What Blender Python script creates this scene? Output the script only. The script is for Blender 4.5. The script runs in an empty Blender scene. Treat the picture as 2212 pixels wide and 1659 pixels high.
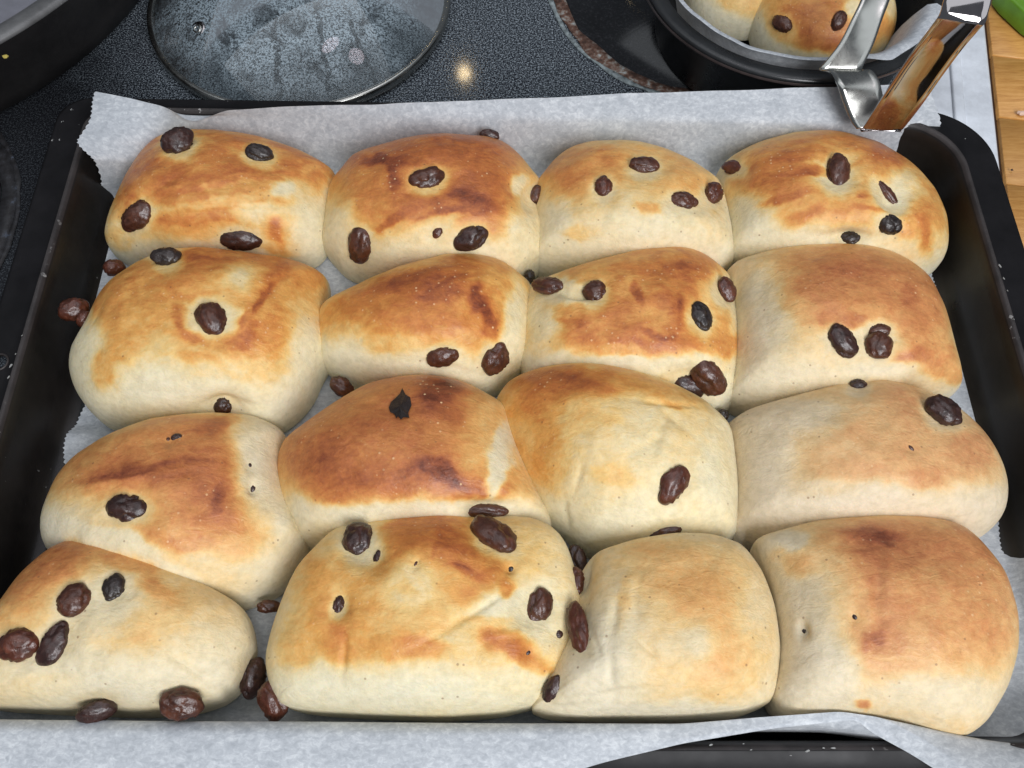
import bpy, bmesh, math, random
import numpy as np
from mathutils import Vector, Matrix, noise
from mathutils.bvhtree import BVHTree
random.seed(5); RNG = np.random.default_rng(5)
S = bpy.context.scene
COL = S.collection

# ---------------------------------------------------------------- camera
F, TH, D = 2000.0, math.radians(62), .38
CAM = np.array([0, -D*math.cos(TH), .02 + D*math.sin(TH)])
FW = np.array([0, math.cos(TH), -math.sin(TH)]); UP = np.array([0, math.sin(TH), math.cos(TH)]); RT = np.array([1., 0, 0])
cd = bpy.data.cameras.new('camera'); co = bpy.data.objects.new('camera', cd); COL.objects.link(co)
cd.sensor_width = 36; cd.lens = F/2212*36; cd.clip_start = .01; cd.clip_end = 50
co.location = CAM; co.rotation_euler = (math.pi/2 - TH, 0, 0); S.camera = co

# ---------------------------------------------------------------- light
W = bpy.data.worlds.new('World'); S.world = W; W.use_nodes = True
W.node_tree.nodes['Background'].inputs[0].default_value = (.80, .88, 1.0, 1)
W.node_tree.nodes['Background'].inputs[1].default_value = .14
def area(name, loc, target, size, power, col, sy=None):
    l = bpy.data.lights.new(name, 'AREA'); l.energy = power; l.color = col; l.size = size
    if sy: l.shape = 'RECTANGLE'; l.size_y = sy
    o = bpy.data.objects.new(name, l); COL.objects.link(o); o.location = loc
    o.rotation_euler = (Vector(target) - Vector(loc)).to_track_quat('-Z', 'Y').to_euler()
area('window_light', (.5, -1.05, 1.05), (0, 0, 0), .7, 21, (.96, .97, 1.0), .9)
area('ceiling_light', (-.1, .15, 1.9), (0, 0, 0), 2.2, 13, (.90, .95, 1.0), 2.0)
pl = bpy.data.lights.new('hood_bulb', 'POINT'); pl.energy = .12; pl.color = (1, .75, .42); pl.shadow_soft_size = .010
po = bpy.data.objects.new('hood_bulb', pl); COL.objects.link(po)
S.view_settings.view_transform = 'Standard'; S.view_settings.look = 'None'
S.view_settings.exposure = .15; S.view_settings.gamma = 1

# ---------------------------------------------------------------- helpers
def gp(x, y, z):
    d = FW + RT*(x-1106)/F + UP*(829.5-y)/F
    return CAM + d*(z-CAM[2])/d[2]
def ray(x, y):
    d = FW + RT*(x-1106)/F + UP*(829.5-y)/F
    return d/np.linalg.norm(d)
def proj(P):
    v = P - CAM; zz = v@FW
    return 1106 + F*(v@RT)/zz, 829.5 - F*(v@UP)/zz
po.location = None or Vector((0, 0, 1))
_g = gp(1003, 158, -.01); _d = _g - CAM; _d /= np.linalg.norm(_d); _d[2] *= -1
po.location = Vector(_g + _d*1.1)

def mesh_obj(name, V, Fc, mat, parent=None, smooth=True, attrs=None):
    me = bpy.data.meshes.new(name)
    me.from_pydata([tuple(v) for v in V], [], [tuple(int(i) for i in f) for f in Fc]); me.update()
    if smooth: me.polygons.foreach_set('use_smooth', [True]*len(me.polygons))
    if mat: me.materials.append(mat)
    if attrs:
        for k, a in attrs.items():
            at = me.attributes.new(k, 'FLOAT', 'POINT'); at.data.foreach_set('value', np.asarray(a, dtype=np.float32))
    o = bpy.data.objects.new(name, me); COL.objects.link(o)
    if parent:
        o.parent = parent; o.matrix_parent_inverse = Matrix.Translation(-Vector(parent.location))
    return o
def tag(o, label=None, cat=None, group=None, kind=None):
    if label: o['label'] = label
    if cat: o['category'] = cat
    if group: o['group'] = group
    if kind: o['kind'] = kind
    return o
def empty(name, loc, label, cat, group=None):
    o = bpy.data.objects.new(name, None); COL.objects.link(o); o.location = Vector(loc); o.empty_display_size = .02
    return tag(o, label, cat, group)

# vectorised gradient noise
_perm = RNG.permutation(256); _grad = RNG.normal(size=(256, 3)); _grad /= np.linalg.norm(_grad, axis=1)[:, None]
def pn(p):
    p = np.asarray(p, float); i = np.floor(p).astype(int); f = p - i; u = f*f*f*(f*(f*6-15)+10)
    r = 0
    for dx in (0, 1):
        for dy in (0, 1):
            for dz in (0, 1):
                h = _perm[(_perm[(_perm[(i[..., 0]+dx) & 255] + i[..., 1]+dy) & 255] + i[..., 2]+dz) & 255]
                g = _grad[h]; dd = f - np.array([dx, dy, dz])
                w = (u[..., 0] if dx else 1-u[..., 0])*(u[..., 1] if dy else 1-u[..., 1])*(u[..., 2] if dz else 1-u[..., 2])
                r = r + w*(g*dd).sum(-1)
    return r*1.6
def fbm(p, o=3):
    r = 0; a = 1
    for k in range(o): r = r + a*pn(p*2**k + 17.3*k); a *= .5
    return r
def sstep(a, b, x):
    t = np.clip((x-a)/(b-a), 0, 1); return t*t*(3-2*t)

# ---------------------------------------------------------------- materials
def newmat(name):
    m = bpy.data.materials.new(name); m.use_nodes = True; nt = m.node_tree
    return m, nt, nt.nodes['Principled BSDF'], nt.nodes, nt.links
def N(nt, t, **kw):
    n = nt.nodes.new(t)
    for k, v in kw.items():
        if k.startswith('_'): setattr(n, k[1:], v)
        else: n.inputs[k.replace('_', ' ')].default_value = v
    return n
def ramp(nt, fac, stops):
    r = nt.nodes.new('ShaderNodeValToRGB'); e = r.color_ramp.elements
    while len(e) < len(stops): e.new(.5)
    for el, (p, c) in zip(e, stops):
        el.position = p; el.color = (*c, 1) if len(c) == 3 else c
    nt.links.new(fac, r.inputs[0]); return r
def noi(nt, scale, detail=3, rough=.5, vec=None, dist=0):
    n = nt.nodes.new('ShaderNodeTexNoise'); n.inputs['Scale'].default_value = scale; n.inputs['Detail'].default_value = detail
    n.inputs['Roughness'].default_value = rough; n.inputs['Distortion'].default_value = dist
    if vec is None:
        tc = nt.nodes.new('ShaderNodeTexCoord'); vec = tc.outputs['Object']
    nt.links.new(vec, n.inputs['Vector']); return n
def scaled(nt, s):
    tc = nt.nodes.new('ShaderNodeTexCoord'); mp = nt.nodes.new('ShaderNodeMapping'); mp.inputs['Scale'].default_value = s
    nt.links.new(tc.outputs['Object'], mp.inputs['Vector']); return mp.outputs[0]
def math_(nt, op, a, b=None, clamp=False):
    m = nt.nodes.new('ShaderNodeMath'); m.operation = op; m.use_clamp = clamp
    for i, x in enumerate((a, b)):
        if x is None: continue
        if isinstance(x, (int, float)): m.inputs[i].default_value = x
        else: nt.links.new(x, m.inputs[i])
    return m.outputs[0]
def mixc(nt, fac, a, b, mode='MIX'):
    m = nt.nodes.new('ShaderNodeMix'); m.data_type = 'RGBA'; m.blend_type = mode
    for s, x in ((m.inputs[0], fac), (m.inputs[6], a), (m.inputs[7], b)):
        if isinstance(x, (int, float)): s.default_value = x
        elif isinstance(x, tuple): s.default_value = (*x, 1)
        else: nt.links.new(x, s)
    return m.outputs[2]
def bump(nt, h, strength, dist, bs, prev=None):
    b = nt.nodes.new('ShaderNodeBump'); b.inputs['Strength'].default_value = strength; b.inputs['Distance'].default_value = dist
    nt.links.new(h, b.inputs['Height'])
    if prev: nt.links.new(prev, b.inputs['Normal'])
    if bs: nt.links.new(b.outputs[0], bs.inputs['Normal'])
    return b.outputs[0]

def bun_material():
    m, nt, bs, n, l = newmat('baked_dough')
    at = n.new('ShaderNodeAttribute'); at.attribute_name = 'bake'
    tint = n.new('ShaderNodeAttribute'); tint.attribute_name = 'tint'
    big = noi(nt, 70, 5, .6, scaled(nt, (1, 1.5, 1)), 1.8)
    fine = noi(nt, 900, 3, .6)
    streak = noi(nt, 160, 4, .6, scaled(nt, (1, 1.8, 1)), 1.4)
    a = math_(nt, 'MULTIPLY', math_(nt, 'SUBTRACT', big.outputs[0], .5), .34)
    b = math_(nt, 'MULTIPLY', math_(nt, 'SUBTRACT', streak.outputs[0], .5), .20)
    c = math_(nt, 'MULTIPLY', math_(nt, 'SUBTRACT', fine.outputs[0], .5), .16)
    var = math_(nt, 'ADD', math_(nt, 'ADD', a, b), c)
    amp = math_(nt, 'ADD', math_(nt, 'MULTIPLY', at.outputs['Fac'], 1.1), .35, True)
    v = math_(nt, 'ADD', at.outputs['Fac'], math_(nt, 'MULTIPLY', var, amp), True)
    r = ramp(nt, v, [(0, (.80, .745, .545)), (.14, (.82, .69, .41)), (.30, (.84, .56, .205)), (.46, (.77, .385, .095)),
                     (.62, (.63, .235, .052)), (.76, (.485, .145, .036)), (.90, (.29, .075, .028)), (1, (.155, .042, .022))])
    # pinkish grey unbaked dough tint on some buns
    col = mixc(nt, math_(nt, 'MULTIPLY', tint.outputs['Fac'], math_(nt, 'SUBTRACT', 1, v, True)), r.outputs[0], (.70, .545, .40))
    # tiny pale blisters and dark pores
    vo = n.new('ShaderNodeTexVoronoi'); vo.inputs['Scale'].default_value = 520; vo.inputs['Randomness'].default_value = 1
    tc = n.new('ShaderNodeTexCoord'); l.new(tc.outputs['Object'], vo.inputs['Vector'])
    bl = ramp(nt, vo.outputs['Distance'], [(0, (1, 1, 1)), (.16, (1, 1, 1)), (.28, (0, 0, 0))])
    sel = ramp(nt, vo.outputs['Color'], [(0, (0, 0, 0)), (.62, (0, 0, 0)), (.72, (1, 1, 1))])
    patch = ramp(nt, noi(nt, 60, 3).outputs[0], [(.42, (0, 0, 0)), (.62, (1, 1, 1))])
    bf = math_(nt, 'MULTIPLY', math_(nt, 'MULTIPLY', bl.outputs[0], sel.outputs[0]), math_(nt, 'MULTIPLY', patch.outputs[0], math_(nt, 'MULTIPLY', at.outputs['Fac'], .9)))
    col = mixc(nt, bf, col, (.90, .62, .34))
    vo2 = n.new('ShaderNodeTexVoronoi'); vo2.inputs['Scale'].default_value = 230; l.new(tc.outputs['Object'], vo2.inputs['Vector'])
    pr = ramp(nt, vo2.outputs['Distance'], [(0, (1, 1, 1)), (.07, (1, 1, 1)), (.13, (0, 0, 0))])
    sel2 = ramp(nt, vo2.outputs['Color'], [(0, (0, 0, 0)), (.60, (0, 0, 0)), (.70, (1, 1, 1))])
    pf = math_(nt, 'MULTIPLY', math_(nt, 'MULTIPLY', pr.outputs[0], sel2.outputs[0]), .55)
    col = mixc(nt, pf, col, (.22, .10, .05))
    # grey mottle of the pale crumb skin
    mot = ramp(nt, noi(nt, 330, 4, .65).outputs[0], [(.30, (.80, .80, .77)), (.6, (1, 1, 1))])
    col = mixc(nt, .8, col, mot.outputs[0], 'MULTIPLY')
    l.new(col, bs.inputs['Base Color'])
    rr = ramp(nt, v, [(0, (.60,)*3), (.5, (.40,)*3), (1, (.34,)*3)]); l.new(rr.outputs[0], bs.inputs['Roughness'])
    bs.inputs['Specular IOR Level'].default_value = .36
    bs.inputs['Subsurface Weight'].default_value = .12; bs.inputs['Subsurface Radius'].default_value = (1, .5, .2)
    bs.inputs['Subsurface Scale'].default_value = .0035
    b1 = bump(nt, streak.outputs[0], .34, .0011, None)
    b2 = bump(nt, noi(nt, 1100, 4, .65).outputs[0], .34, .0004, None, b1)
    bump(nt, bf, .35, .0004, bs, b2)
    return m
M_BUN = bun_material()

def raisin_material(name, base, hi, rough):
    m, nt, bs, n, l = newmat(name)
    nn = noi(nt, 260, 4, .6)
    at = n.new('ShaderNodeAttribute'); at.attribute_name = 'ridge'
    c = ramp(nt, nn.outputs[0], [(.3, base), (.7, hi)])
    col = mixc(nt, math_(nt, 'MULTIPLY', at.outputs['Fac'], .55), c.outputs[0], tuple(min(1, x*2.0+.012) for x in hi))
    l.new(col, bs.inputs['Base Color']); bs.inputs['Roughness'].default_value = rough
    bs.inputs['Specular IOR Level'].default_value = .48
    bs.inputs['Coat Weight'].default_value = .30; bs.inputs['Coat Roughness'].default_value = .25
    wn = noi(nt, 330, 3, .55, None, 2.2); wa = math_(nt, 'ABSOLUTE', math_(nt, 'SUBTRACT', wn.outputs[0], .5))
    b0 = bump(nt, wa, .35, .0012, None)
    bump(nt, nn.outputs[0], .2, .0003, bs, b0)
    return m
M_RAIS = [raisin_material('raisin_dark', (.017, .0068, .0055), (.050, .0185, .0135), .33),
          raisin_material('raisin_brown', (.034, .0105, .006), (.092, .029, .014), .30),
          raisin_material('raisin_red', (.040, .011, .006), (.108, .030, .015), .28),
          raisin_material('raisin_black', (.0105, .0066, .0055), (.028, .0165, .0135), .38)]

def paper_material():
    m, nt, bs, n, l = newmat('parchment')
    f1 = noi(nt, 420, 5, .7, scaled(nt, (1, 1.5, 1)), .6); f2 = noi(nt, 110, 4, .65)
    s = math_(nt, 'ADD', math_(nt, 'MULTIPLY', f1.outputs[0], .7), math_(nt, 'MULTIPLY', f2.outputs[0], .3))
    c = ramp(nt, s, [(.36, (.41, .44, .475)), (.5, (.54, .57, .605)), (.64, (.73, .76, .785))])
    l.new(c.outputs[0], bs.inputs['Base Color']); bs.inputs['Roughness'].default_value = .55
    bs.inputs['Specular IOR Level'].default_value = .3
    b = bump(nt, noi(nt, 45, 3).outputs[0], .25, .002, None)
    bump(nt, f1.outputs[0], .15, .0003, bs, b)
    # a thin sheet lets a little light through
    tr = n.new('ShaderNodeBsdfTranslucent'); tr.inputs[0].default_value = (.6, .62, .62, 1)
    mx = n.new('ShaderNodeMixShader'); mx.inputs[0].default_value = .16
    l.new(bs.outputs[0], mx.inputs[1]); l.new(tr.outputs[0], mx.inputs[2]); l.new(mx.outputs[0], n['Material Output'].inputs[0])
    return m
M_PAPER = paper_material()

def enamel(name, col, rough, spec=.5, wear=.0, wearcol=(.25, .25, .24), smudge=.5):
    m, nt, bs, n, l = newmat(name)
    nn = noi(nt, 60, 5, .65)
    c = ramp(nt, nn.outputs[0], [(.35, tuple(x*.75 for x in col)), (.7, tuple(x*(1+smudge) for x in col))])
    out = c.outputs[0]
    if wear:
        w = ramp(nt, noi(nt, 330, 4, .6).outputs[0], [(.72-wear, (0, 0, 0)), (.745-wear, (1, 1, 1))])
        w2 = ramp(nt, noi(nt, 25, 2).outputs[0], [(.52, (0, 0, 0)), (.6, (1, 1, 1))])
        out = mixc(nt, math_(nt, 'MULTIPLY', w.outputs[0], w2.outputs[0]), out, wearcol)
    l.new(out, bs.inputs['Base Color'])
    r = ramp(nt, noi(nt, 35, 4, .6).outputs[0], [(.3, (rough*.8,)*3), (.7, (min(1, rough*1.3),)*3)])
    l.new(r.outputs[0], bs.inputs['Roughness']); bs.inputs['Specular IOR Level'].default_value = spec
    bump(nt, noi(nt, 900, 3).outputs[0], .08, .0002, bs)
    return m
M_TRAY = enamel('black_enamel', (.010, .0085, .008), .34, .35, .02)
M_RIM = enamel('rim_enamel', (.0075, .0070, .0078), .42, .2, .035, (.38, .38, .37))
M_FLOOR = enamel('tray_floor_enamel', (.030, .034, .036), .5, .45, .04)
M_PAN = enamel('pan_black', (.016, .017, .018), .28, .5)
M_POT = enamel('pot_dark', (.012, .011, .011), .5, .3)
M_POTIN = enamel('pot_grey_interior', (.30, .30, .34), .35, .4, 0, (0, 0, 0), .1)
M_POTRIM = enamel('pot_rim_grey', (.10, .10, .10), .35, .5)

def simple(name, col, rough, metal=0, spec=.5):
    m, nt, bs, n, l = newmat(name)
    bs.inputs['Base Color'].default_value = (*col, 1); bs.inputs['Roughness'].default_value = rough
    bs.inputs['Metallic'].default_value = metal; bs.inputs['Specular IOR Level'].default_value = spec
    return m, nt, bs
def steel(name, col, rough):
    m, nt, bs = simple(name, col, rough, 1)
    r = ramp(nt, noi(nt, 90, 4, .6, None, .5).outputs[0], [(.3, (rough*.6,)*3), (.7, (rough*1.6,)*3)])
    nt.links.new(r.outputs[0], bs.inputs['Roughness'])
    bump(nt, noi(nt, 45, 2).outputs[0], .05, .0006, bs)
    return m
M_STEEL = steel('polished_steel', (.42, .39, .39), .06)
M_STEEL2 = steel('dull_steel', (.40, .40, .375), .22)

# ---------------------------------------------------------------- cooktop and surroundings
A = math.radians(9.4)                       # the stove stands slightly askew to the tray
def stove(u, v, z):                         # stove axes: u to the right from the glass edge, v along the side
    ex, ey = Vector((math.cos(A), -math.sin(A), 0)), Vector((math.sin(A), math.cos(A), 0))
    p = Vector((.2237, .20, 0)) + ex*u + ey*v
    return (p.x, p.y, z)
def box_pts(u0, u1, v0, v1, z0, z1, fn=stove):
    V = [fn(u, v, z) for z in (z0, z1) for (u, v) in ((u0, v0), (u1, v0), (u1, v1), (u0, v1))]
    return V, [(3, 2, 1, 0), (4, 5, 6, 7), (0, 1, 5, 4), (1, 2, 6, 5), (2, 3, 7, 6), (3, 0, 4, 7)]
def bevel(o, w, seg=3):
    bm = bmesh.new(); bm.from_mesh(o.data)
    bmesh.ops.bevel(bm, geom=bm.edges[:], offset=w, segments=seg, profile=.5, affect='EDGES')
    bm.to_mesh(o.data); bm.free(); o.data.polygons.foreach_set('use_smooth', [True]*len(o.data.polygons)); o.data.update()

def glass_mat():
    m, nt, bs, n, l = newmat('speckled_ceramic_glass')
    a = noi(nt, 1000, 2, .6); b = noi(nt, 2000, 1, .5)
    s = math_(nt, 'ADD', math_(nt, 'MULTIPLY', a.outputs[0], .65), math_(nt, 'MULTIPLY', b.outputs[0], .35))
    c = ramp(nt, s, [(.0, (.004, .005, .008)), (.485, (.010, .013, .018)), (.53, (.062, .074, .088)), (.60, (.29, .33, .365))])
    film = ramp(nt, noi(nt, 14, 4, .6).outputs[0], [(.4, (0, 0, 0)), (.8, (.12, .12, .12))])
    col = mixc(nt, film.outputs[0], c.outputs[0], (.10, .115, .13))
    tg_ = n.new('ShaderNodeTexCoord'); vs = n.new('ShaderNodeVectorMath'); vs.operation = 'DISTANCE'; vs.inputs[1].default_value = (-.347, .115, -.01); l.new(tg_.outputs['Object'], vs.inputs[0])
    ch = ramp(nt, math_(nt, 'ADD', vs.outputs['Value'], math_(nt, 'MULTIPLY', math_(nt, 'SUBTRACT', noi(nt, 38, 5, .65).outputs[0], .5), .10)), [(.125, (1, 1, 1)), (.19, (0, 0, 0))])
    col = mixc(nt, math_(nt, 'MULTIPLY', ch.outputs[0], .85), col, (.010, .010, .012))   # burnt residue round the left burner, with shade on that side painted in
    l.new(col, bs.inputs['Base Color']); bs.inputs['Roughness'].default_value = .07
    bs.inputs['Specular IOR Level'].default_value = .45
    return m
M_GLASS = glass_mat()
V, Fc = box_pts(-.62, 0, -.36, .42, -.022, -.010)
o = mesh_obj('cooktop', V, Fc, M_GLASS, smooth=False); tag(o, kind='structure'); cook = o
M_WHITE = enamel('white_enamel', (.76, .80, .86), .22, .5, 0, (0, 0, 0), .04)
V, Fc = box_pts(.0005, .0345, -.375, .43, -.03, -.0085)
o = mesh_obj('stove_frame', V, Fc, M_WHITE); bevel(o, .0022, 3); tag(o, kind='structure'); fr = o
V, Fc = box_pts(-.62, .0, -.375, -.3605, -.03, -.0085); o = mesh_obj('front_rail', V, Fc, M_WHITE, fr); bevel(o, .002, 3)
V, Fc = box_pts(.0125, .0185, -.36, .42, -.0095, -.0068); o = mesh_obj('raised_ridge', V, Fc, M_WHITE, fr); bevel(o, .0012, 3)

# worktop: beech staves, each its own piece
def wood_mat(k):
    m, nt, bs, n, l = newmat('beech_%d' % k)
    mp = scaled(nt, (1, 9, 9))
    g = noi(nt, 26+3*k, 5, .6, mp, 1.0); g2 = noi(nt, 160, 3, .6, scaled(nt, (1, 7, 7)))
    s = math_(nt, 'ADD', math_(nt, 'MULTIPLY', g.outputs[0], .6), math_(nt, 'MULTIPLY', g2.outputs[0], .4))
    t = 1 + .10*(k-1)
    c = ramp(nt, s, [(.3, (.40*t, .165*t, .035*t)), (.5, (.58*t, .285*t, .075*t)), (.7, (.72*t, .39*t, .125*t))])
    l.new(c.outputs[0], bs.inputs['Base Color']); bs.inputs['Roughness'].default_value = .38
    bump(nt, s, .2, .0005, bs); return m
M_WOOD = [wood_mat(k) for k in range(3)]
V, Fc = box_pts(.0365, .42, -.40, .43, -.05, -.0135)
wm, _, _ = simple('joint_glue', (.07, .03, .012), .7)
wt = mesh_obj('worktop', V, Fc, wm, smooth=False); tag(wt, kind='structure')
v = -.34; row = 0
while v < .40:
    w = .046
    u = .037; first = [.026, .10, .055, .12][row % 4]; k = 0
    while u < .40:
        L = first if k == 0 else .13
        V, Fc = box_pts(u+.0003, min(u+L, .415)-.0003, v+.0003, v+w-.0003, -.03, -.0105 + .0002*((row+k) % 3))
        o = mesh_obj('stave', V, Fc, M_WOOD[(row*2+k) % 3], wt); bevel(o, .0004, 1)
        u += L; k += 1
    v += w; row += 1

# burner zones
def disc_mesh(c, r0, r1, z, jag=0, n=160, seed=0, thick=.0006):
    V, Fc = [], []
    for i in range(n):
        a = 2*math.pi*i/n
        for j, r in enumerate((r0, r0, r1, r1)):
            rr = r + (jag*float(fbm(np.array([[math.cos(a)*4+seed, math.sin(a)*4, j//2*5.]]), 4)[0]) if r > 0 else 0)
            V.append((c[0]+rr*math.cos(a), c[1]+rr*math.sin(a), z if j in (0, 3) else z+thick))
    for i in range(n):
        k = (i+1) % n
        for j in range(4): Fc.append((i*4+j, k*4+j, k*4+(j+1) % 4, i*4+(j+1) % 4))
    return V, Fc
m, nt, bs, n_, l_ = newmat('burner_dark_glass')
c = ramp(nt, noi(nt, 700, 3, .7).outputs[0], [(.5, (.010, .0105, .012)), (.72, (.03, .031, .034)), (.78, (.16, .15, .14))])
c2 = ramp(nt, noi(nt, 30, 3).outputs[0], [(.3, (.5, .5, .5)), (.7, (1.6, 1.6, 1.6))])
l_.new(mixc(nt, 1, c.outputs[0], c2.outputs[0], 'MULTIPLY'), bs.inputs['Base Color']); bs.inputs['Roughness'].default_value = .16; M_BURN = m
m, nt, bs, n_, l_ = newmat('burnt_on_crust')
c = ramp(nt, noi(nt, 260, 5, .7).outputs[0], [(.36, (.035, .016, .010)), (.5, (.115, .055, .036)), (.58, (.20, .165, .14)), (.68, (.34, .37, .37))])
l_.new(c.outputs[0], bs.inputs['Base Color']); bs.inputs['Roughness'].default_value = .7
bump(nt, noi(nt, 300, 4).outputs[0], .6, .0008, bs); M_CRUST = m
m, nt, bs, n_, l_ = newmat('grey_scale_line')
c = ramp(nt, noi(nt, 400, 4, .7).outputs[0], [(.35, (.07, .085, .09)), (.65, (.30, .35, .36))])
l_.new(c.outputs[0], bs.inputs['Base Color']); bs.inputs['Roughness'].default_value = .7; M_SCALE = m
m, nt, bs, n_, l_ = newmat('dark_crust')
c = ramp(nt, noi(nt, 200, 5, .7).outputs[0], [(.4, (.012, .011, .012)), (.6, (.03, .03, .034)), (.7, (.09, .11, .15))])
l_.new(c.outputs[0], bs.inputs['Base Color']); bs.inputs['Roughness'].default_value = .6; M_DARK_CRUST = m
def zone(c, r, seed, mc=None, ms=None):
    V, Fc = disc_mesh(c, .0001, r-.0085, -.0099, 0, 128); z = mesh_obj('cooking_zone', V, Fc, M_BURN, cook)
    V, Fc = disc_mesh(c, r-.0095, r-.0025, -.0098, .0018, 260, seed, .0007); mesh_obj('burnt_ring', V, Fc, mc or M_CRUST, cook)
    V, Fc = disc_mesh(c, r-.0032, r, -.0099, .0014, 260, seed+9, .0006); mesh_obj('scale_ring', V, Fc, ms or M_SCALE, cook)
zone((.1175, .2800), .0975, 1)
zone((-.347, .098), .104, 4, M_DARK_CRUST, M_DARK_CRUST)  # rings in a darker crust tone than the right zone

# ---------------------------------------------------------------- baking tray
QI = dict(l=-.1975, r=.2045, f=-.1395)
def ring(dl, dr, df, db, rad, z, n=14):
    """rounded four-sided ring; positive offsets go inward from the inner rim line"""
    xl, xr, yf = QI['l']+dl, QI['r']-dr, QI['f']+df
    yb = lambda x: .1395 - .0070*(x+.1975)/.402 - db
    cs = [(xr, yf, 1, -1), (xr, yb(xr), 1, 1), (xl, yb(xl), -1, 1), (xl, yf, -1, -1)]
    out = []
    for (cx, cy, sx, sy), a0 in zip(cs, (-90, 0, 90, 180)):
        if a0 == 90: rad_q = rad*.45
        else: rad_q = rad
        for i in range(n+1):
            a = math.radians(a0 + 90*i/n)
            out.append((cx - sx*rad_q + rad_q*math.cos(a), cy - sy*rad_q + rad_q*math.sin(a), z))
    return out
def loft(name, rings, mat, parent, cap0=False, cap1=False):
    V = [p for r in rings for p in r]; n = len(rings[0]); Fc = []
    for k in range(len(rings)-1):
        for i in range(n):
            j = (i+1) % n; Fc.append((k*n+i, k*n+j, (k+1)*n+j, (k+1)*n+i))
    if cap0: Fc.append(tuple(range(n))[::-1])
    if cap1: Fc.append(tuple(range((len(rings)-1)*n, len(rings)*n)))
    return mesh_obj(name, V, Fc, mat, parent)
tray = empty('baking_tray', (0, 0, -.004), 'black enamel baking tray holding the sheet of parchment and the buns', 'baking tray')
U = lambda d, rad, z: ring(d, d, d, d, rad, z)
loft('tray_floor', [U(.004, .022, -.0035), U(.010, .020, -.0035), U(.010, .020, -.0008), U(.016, .018, -.0012), U(.05, .01, -.0015)][1:], M_FLOOR, tray, True, True)
loft('tray_wall', [U(.0120, .020, -.0006), U(.0085, .021, .0003), U(.0055, .023, .0030), U(.0038, .024, .008), U(.0015, .026, .024), U(.0006, .027, .0285), U(-.0005, .028, .0303), U(-.0020, .029, .0310),
                   U(-.0022, .029, .0296), U(-.0012, .028, .028), U(.0018, .026, .008), U(.0045, .024, -.002), U(.0098, .021, -.0034)], M_TRAY, tray)
def R2(a, z, rad): return ring(-.0022-.0143*a, -.0022-.0145*a, -.0022-.0090*a, -.0022-.0070*a, rad, z)
rim = loft('rim', [R2(0, .0309, .0295), R2(.06, .0302, .0312), R2(.93, .0300, .0318), R2(1, .0300, .0311), R2(1.01, .0275, .0296), R2(.98, .0272, .0290), R2(.9, .0285, .0297), R2(.08, .0292, .0298), R2(0, .0309, .0286)], M_RIM, tray)
hc = gp(2, 783, .030)
cb = bmesh.new(); bmesh.ops.create_cone(cb, cap_ends=True, segments=32, radius1=.0034, radius2=.0034, depth=.02, matrix=Matrix.Translation((hc[0]-.0008, hc[1], .030)))
cm = bpy.data.meshes.new('cut'); cb.to_mesh(cm); cb.free(); cut = bpy.data.objects.new('cut', cm); COL.objects.link(cut)
mod = rim.modifiers.new('b', 'BOOLEAN'); mod.object = cut; mod.operation = 'DIFFERENCE'; mod.solver = 'EXACT'
dg = bpy.context.evaluated_depsgraph_get(); me2 = bpy.data.meshes.new_from_object(rim.evaluated_get(dg)); rim.modifiers.clear()
if len(me2.polygons) > 50: rim.data = me2
bpy.data.objects.remove(cut)
M_WORN_GLINT = enamel('worn_glint_enamel', (.020, .0165, .016), .4, .4, .10, (.30, .29, .28), 1.2)
def torus(c, R, r, nrm=(0, 0, 1), n=40, m=10):
    q = Vector((0, 0, 1)).rotation_difference(Vector(nrm)); V, Fc = [], []
    for i in range(n):
        a = 2*math.pi*i/n
        for j in range(m):
            b = 2*math.pi*j/m; p = q @ Vector(((R+r*math.cos(b))*math.cos(a), (R+r*math.cos(b))*math.sin(a), r*math.sin(b)))
            V.append(Vector(c)+p)
    for i in range(n):
        for j in range(m): Fc.append((i*m+j, ((i+1) % n)*m+j, ((i+1) % n)*m+(j+1) % m, i*m+(j+1) % m))
    return V, Fc
V, Fc = torus((hc[0]-.0008, hc[1], .0303), .0037, .0005); mesh_obj('hole_edge', V, Fc, M_WORN_GLINT, tray)
loft('worn_glint_edge', [U(-.0001, .0278, .0299), U(-.0008, .0284, .03085), U(-.0016, .0288, .0312), U(-.0024, .0292, .0313)], M_WORN_GLINT, tray)  # worn rim strip, lighter so its colour also paints the rim's highlight

M_CHIP, _, _ = simple('chipped_enamel', (.30, .30, .29), .5)
def chips(pts, z):
    V, Fc = [], []
    for (x, y, L, a_) in pts:
        g = gp(x, y, z); s_ = .00018; k = len(V); a_ = math.radians(a_); n_ = 6
        for lv in (0, 1):
            for i in range(n_):
                t_ = 2*math.pi*i/n_; rr = .6+.7*random.random(); ux, uy = L*s_*.5*math.cos(t_)*rr, L*s_*.2*math.sin(t_)*rr
                V.append((g[0]+ux*math.cos(a_)-uy*math.sin(a_), g[1]+ux*math.sin(a_)+uy*math.cos(a_), z+lv*.00025))
        Fc.append(tuple(range(k+n_, k+2*n_))); Fc += [(k+i, k+(i+1) % n_, k+n_+(i+1) % n_, k+n_+i) for i in range(n_)]
    o = mesh_obj('paint_chips', V, Fc, M_CHIP, tray, smooth=False); o['kind'] = 'stuff'
chips([(1536,1609,7,20),(1606,1607,4,0),(1622,1620,4,10),(1745,1622,9,15),(1779,1616,6,-10),(1800,1616,9,0),(1885,1618,5,-50),(1708,1632,4,0),
       (2160,575,10,-70),(2168,602,7,-75),(2176,628,4,-70),(2190,690,4,-70),(2085,300,3,0),
       (24,790,11,70),(19,815,7,72),(34,765,4,70),(48,725,4,60)], .0318)
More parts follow.
